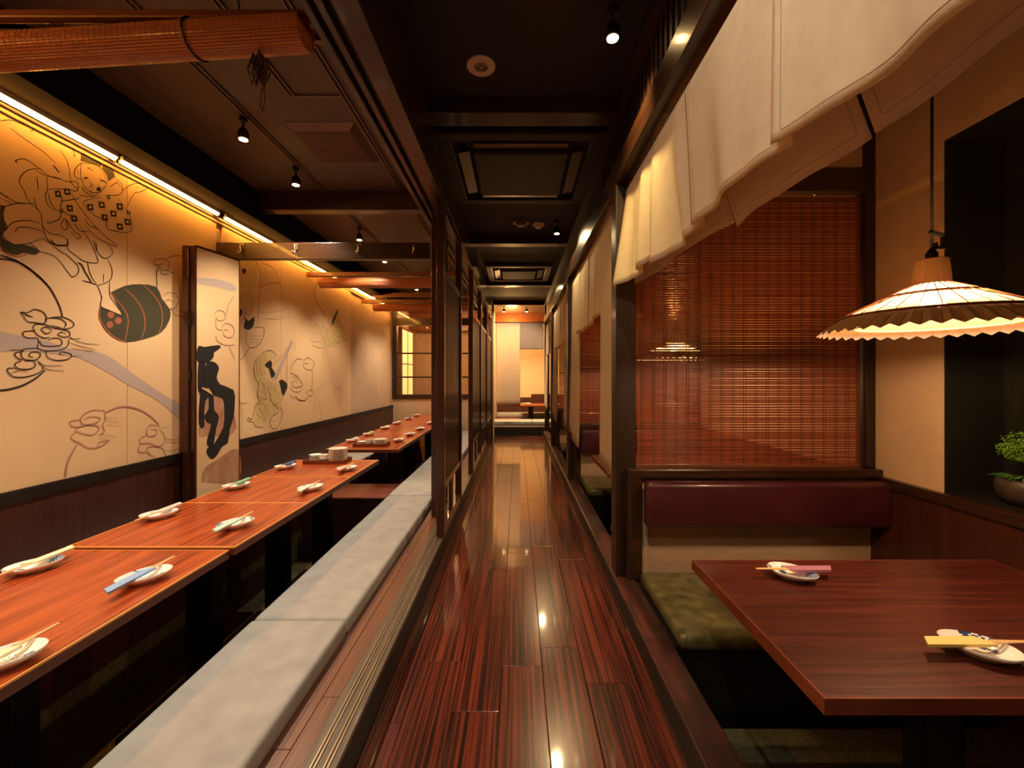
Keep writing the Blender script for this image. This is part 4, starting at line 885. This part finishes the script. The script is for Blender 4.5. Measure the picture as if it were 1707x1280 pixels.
# ================================================================ TABLE SETTINGS
def dish_mesh(variant):
    me = MB(); NR, NT = 20, 72; a_, b_ = .062, .044
    prof = [(i/NR) for i in range(NR+1)]
    def zz(r): return .006+.018*r**3.0
    vs = []; fs = []; mi = []
    for i, r in enumerate(prof):
        for k in range(NT):
            t_ = 2*PI*k/NT; f = 1+.0*math.cos(2*t_)
            vs.append((a_*r*math.cos(t_)*f+.006*r*math.cos(2*t_)*0, b_*r*math.sin(t_)*(1+.10*math.cos(t_)), zz(r)))
    n0 = len(vs)
    for i in range(NR):
        for k in range(NT):
            k2 = (k+1) % NT
            f = (i*NT+k, i*NT+k2, (i+1)*NT+k2, (i+1)*NT+k)
            cx = sum(vs[q][0] for q in f)/4; cy_ = sum(vs[q][1] for q in f)/4; s = 0; cx *= .080/.062; cy_ *= .051/.044
            if variant == 0:      # wave scales on one flank
                if -.030 < cx < .038 and cy_ > .014 and cy_ > .020-.2*cx:
                    rowi = math.floor(cy_/.0075); xx = (cx+(rowi % 2)*.0055) % .011-.0055; yy = cy_ % .0075
                    dd = math.hypot(xx, yy); s = 0 if .0042 < dd < .0056 else 1
                if ((cx+.056)/.012)**2+((cy_-.004)/.008)**2 < 1: s = 2
                if ((cx-.052)/.014)**2+((cy_+.020)/.008)**2 < 1 and (int(cx*450)+int(cy_*450)) % 2: s = 1
            elif variant == 1:    # checks and a dark oval
                if cx < -.036 and ((cx*1000 % 9 < 4.5) and (cy_*1000 % 8 < 4)): s = 1
                elif cx < -.036: s = 2 if math.hypot(cx+.06, cy_) < .03 else 0
                if ((cx-.032)/.013)**2+((cy_+.012)/.010)**2 < 1: s = 1
                if cx > .066 and cy_ > -.01: s = 1 if int(cy_*600) % 2 else 0
            else:                 # scattered dots and a dark oval
                if -.05 < cx < .03 and cy_ > .008 and ((cx*1000+(cy_*1000//9)*4) % 10 < 3.2) and (cy_*1000 % 9 < 3.5): s = 1
                if ((cx-.045)/.012)**2+((cy_+.006)/.009)**2 < 1: s = 1
                if ((cx+.062)/.008)**2+((cy_+.004)/.006)**2 < 1: s = 2
            fs.append(f); mi.append(s)
    me.v = vs; me.f = [list(f) for f in fs]; me.m = mi
    # underside and foot
    u0 = len(me.v); pr = [(1.0, .024), (1.02, .0235), (.95, .016), (.7, .007), (.55, .004), (.52, 0), (.48, 0), (.45, .003), (.0, .003)]
    for r, z in pr:
        for k in range(NT):
            t_ = 2*PI*k/NT; me.v.append((a_*r*math.cos(t_), b_*r*math.sin(t_)*(1+.10*math.cos(t_)), z))
    for i in range(len(pr)-1):
        for k in range(NT):
            k2 = (k+1) % NT; me.f.append([u0+i*NT+k, u0+(i+1)*NT+k, u0+(i+1)*NT+k2, u0+i*NT+k2]); me.m.append(0)
    return me
dish_protos = []
for v in range(3):
    o = part('oval_dish', dish_mesh(v), [M_white, M_blue, M_bluel], None, smooth=True); dish_protos.append(o)
used = [False]*3
stick_me = None
def sticks(loc, rot, color, label, group):
    global stick_me
    t = thing('chopsticks', label, 'chopsticks', loc, group); t.rotation_euler = (0, 0, rot); t.scale = (.93, .93, 1)
    if stick_me is None:
        sm = []
        s1 = MB().tube([(-.095, 0, 0), (.03, 0, 0), (.112, 0, 0)], [.0027, .0027, .0016], 6)
        o = part('chopstick', s1, M_stick, None); sm.append(o.data); bpy.data.objects.remove(o)
        s2 = MB().add([(-.128, -.014, -.0032), (-.108, .016, -.0032), (.004, .016, -.0032), (.026, -.014, -.0032), (-.128, -.014, .0032), (-.108, .016, .0032), (.004, .016, .0032), (.026, -.014, .0032)],
            [(0,3,2,1),(4,5,6,7),(0,1,5,4),(2,3,7,6),(3,0,4,7),(1,2,6,5)])
        o = part('paper_sleeve', s2, M_paper['white'], None); sm.append(o.data); bpy.data.objects.remove(o)
        stick_me = sm
    for dy, ang in ((-.0035, .012), (.0035, -.012)):
        o = bpy.data.objects.new('chopstick', stick_me[0]); COL.objects.link(o); o.parent = t; o.location = (0, dy, 0); o.rotation_euler = (0, 0, ang)
    o = bpy.data.objects.new('paper_sleeve', stick_me[1]); COL.objects.link(o); o.parent = t; o.material_slots[0].link = 'OBJECT'; o.material_slots[0].material = M_paper[color]
    o['label'] = '%s paper sleeve' % color
def setting(x, y, zt, rot, color, v, where, group, sz=1):
    if used[v]: o = dish_protos[v].copy(); COL.objects.link(o)
    else: o = dish_protos[v]; used[v] = True
    o.location = (x, y, zt+.0002); o.rotation_euler = (0, 0, rot-math.radians(38)); o.scale = (sz,)*3
    tag(o, 'blue and white oval dish %s' % where, 'dish', group)
    sticks((x, y, zt+.0275), rot, color, 'chopsticks in %s paper on the dish %s' % (color, where), group.replace('oval dishes', 'chopsticks'))
R90 = PI/2
G1 = 'oval dishes on the near table row'; G2 = 'oval dishes on the far table row'; G3 = 'oval dishes on the booth table'
setting(.960, .872, .392, 0, 'yellow', 0, 'at the near right of the booth table', G3)
setting(.790, 1.205, .392, PI, 'mauve', 1, 'at the far left of the booth table', G3)
setting(-1.025, .835, .392, R90, 'cream', 2, 'cut by the left picture edge', G1)
setting(-1.052, 1.185, .392, R90, 'blue', 2, 'on the corridor side of the nearest table', G1)
setting(-1.438, 1.250, .392, -R90, 'cream', 1, 'on the wall side of the nearest table', G1)
setting(-1.062, 1.584, .401, R90, 'teal', 1, 'on the corridor side just beyond the first seam', G1)
setting(-1.440, 1.689, .401, -R90, 'pink', 2, 'on the wall side just beyond the first seam', G1)
setting(-1.034, 2.100, .400, R90, 'white', 2, 'on the corridor side of the third table section', G1)
setting(-1.430, 2.139, .400, -R90, 'green', 0, 'on the wall side of the third table section', G1)
setting(-1.028, 2.533, .403, R90, 'salmon', 2, 'corridor side, near the tray', G1)
setting(-1.425, 2.584, .403, -R90, 'navy', 0, 'wall side, near the tray', G1)
o5 = ['first', 'second', 'third', 'fourth', 'fifth', 'sixth', 'seventh']
for i, (y, c, v) in enumerate(((3.67, 'white', 0), (4.07, 'yellow', 1), (4.58, 'pink', 2), (5.02, 'cream', 1), (5.56, 'navy', 0), (6.02, 'salmon', 2))):
    setting(-1.435, y, [.400, .400, .401, .401, .403, .403][i], -R90, c, v, '%s along the wall side of the far row' % o5[i], G2)
for i, (y, c, v) in enumerate(((3.70, 'salmon', 1), (4.07, 'pink', 2), (4.49, 'cream', 0), (5.05, 'white', 1), (5.60, 'teal', 2))):
    setting(-1.04, y, [.400, .400, .401, .401, .403][i], R90, c, v, '%s along the corridor side of the far row' % o5[i], G2)
setting(.20, 8.15, .43, 0, 'white', 1, 'on the small table in the end room', 'oval dishes in the end room', 1.3)
# ---- trays with crockery
def vessel(name, x, y, z, prof, mats, label, cat, group, band=None):
    mb = MB().lathe((0, 0, 0), prof, 28, cap=True)
    if band: mb.lathe((0, 0, 0), band, 28, 1, cap=False)
    o = part(name, mb, mats, None, smooth=False); o.location = (x, y, z); return tag(o, label, cat, group)
def tray(cx, cy_, zt, lab, nplates, nbowls):
    t = thing('serving_tray', 'red lacquer tray of crockery %s' % lab, 'tray', (cx, cy_, zt))
    part('tray_bottom', B(cx-.13, cx+.13, cy_-.06, cy_+.06, zt+.0003, zt+.006), M_tray, t)
    for a in ((cx-.135, cx+.135, cy_-.066, cy_-.06), (cx-.135, cx+.135, cy_+.06, cy_+.066), (cx-.135, cx-.13, cy_-.06, cy_+.06), (cx+.13, cx+.135, cy_-.06, cy_+.06)):
        part('tray_side', B(a[0], a[1], a[2], a[3], zt+.0003, zt+.026), M_tray, t, .001, seg=1)
    z = zt+.0065
    num = ['bottom', 'second', 'third', 'fourth', 'fifth', 'sixth', 'top']
    for k in range(nplates):
        nm = 'topmost' if k == nplates-1 else ('lowest' if k == 0 else num[k]+' from below')
        vessel('small_plate', cx+.068, cy_, z+k*.0125, [(.030, 0), (.036, .003), (.058, .010), (.0595, .0122), (.040, .0105), (.0, .009)], M_white, 'small white plate, %s in the stack %s' % (nm, lab), 'plate', 'stacked plates on the tray '+lab)
    for k in range(nbowls):
        nm = 'topmost' if k == nbowls-1 else ('lowest' if k == 0 else 'middle')
        vessel('small_bowl', cx-.080, cy_, z+k*.0155, [(.024, 0), (.030, .002), (.040, .011), (.0415, .0152), (.037, .0145), (.02, .008), (.0, .007)], [M_white, M_blue], 'blue rimmed bowl, %s in the stack %s' % (nm, lab), 'bowl', 'stacked bowls on the tray '+lab, [(.0408, .0112), (.0420, .0148)])
    o = vessel('tea_cup', cx-.022, cy_-.01, z, [(.018, 0), (.026, .004), (.029, .02), (.029, .048), (.027, .048), (.026, .02), (.0, .01)], [M_white, M_blue], 'white cup with dark band on the tray %s' % lab, 'cup', None, [(.0293, .012), (.0296, .020)])
tray(-1.255, 2.785, .403, 'at the end of the near row', 7, 3)
tray(-1.20, 3.47, .400, 'at the start of the far row', 4, 2)
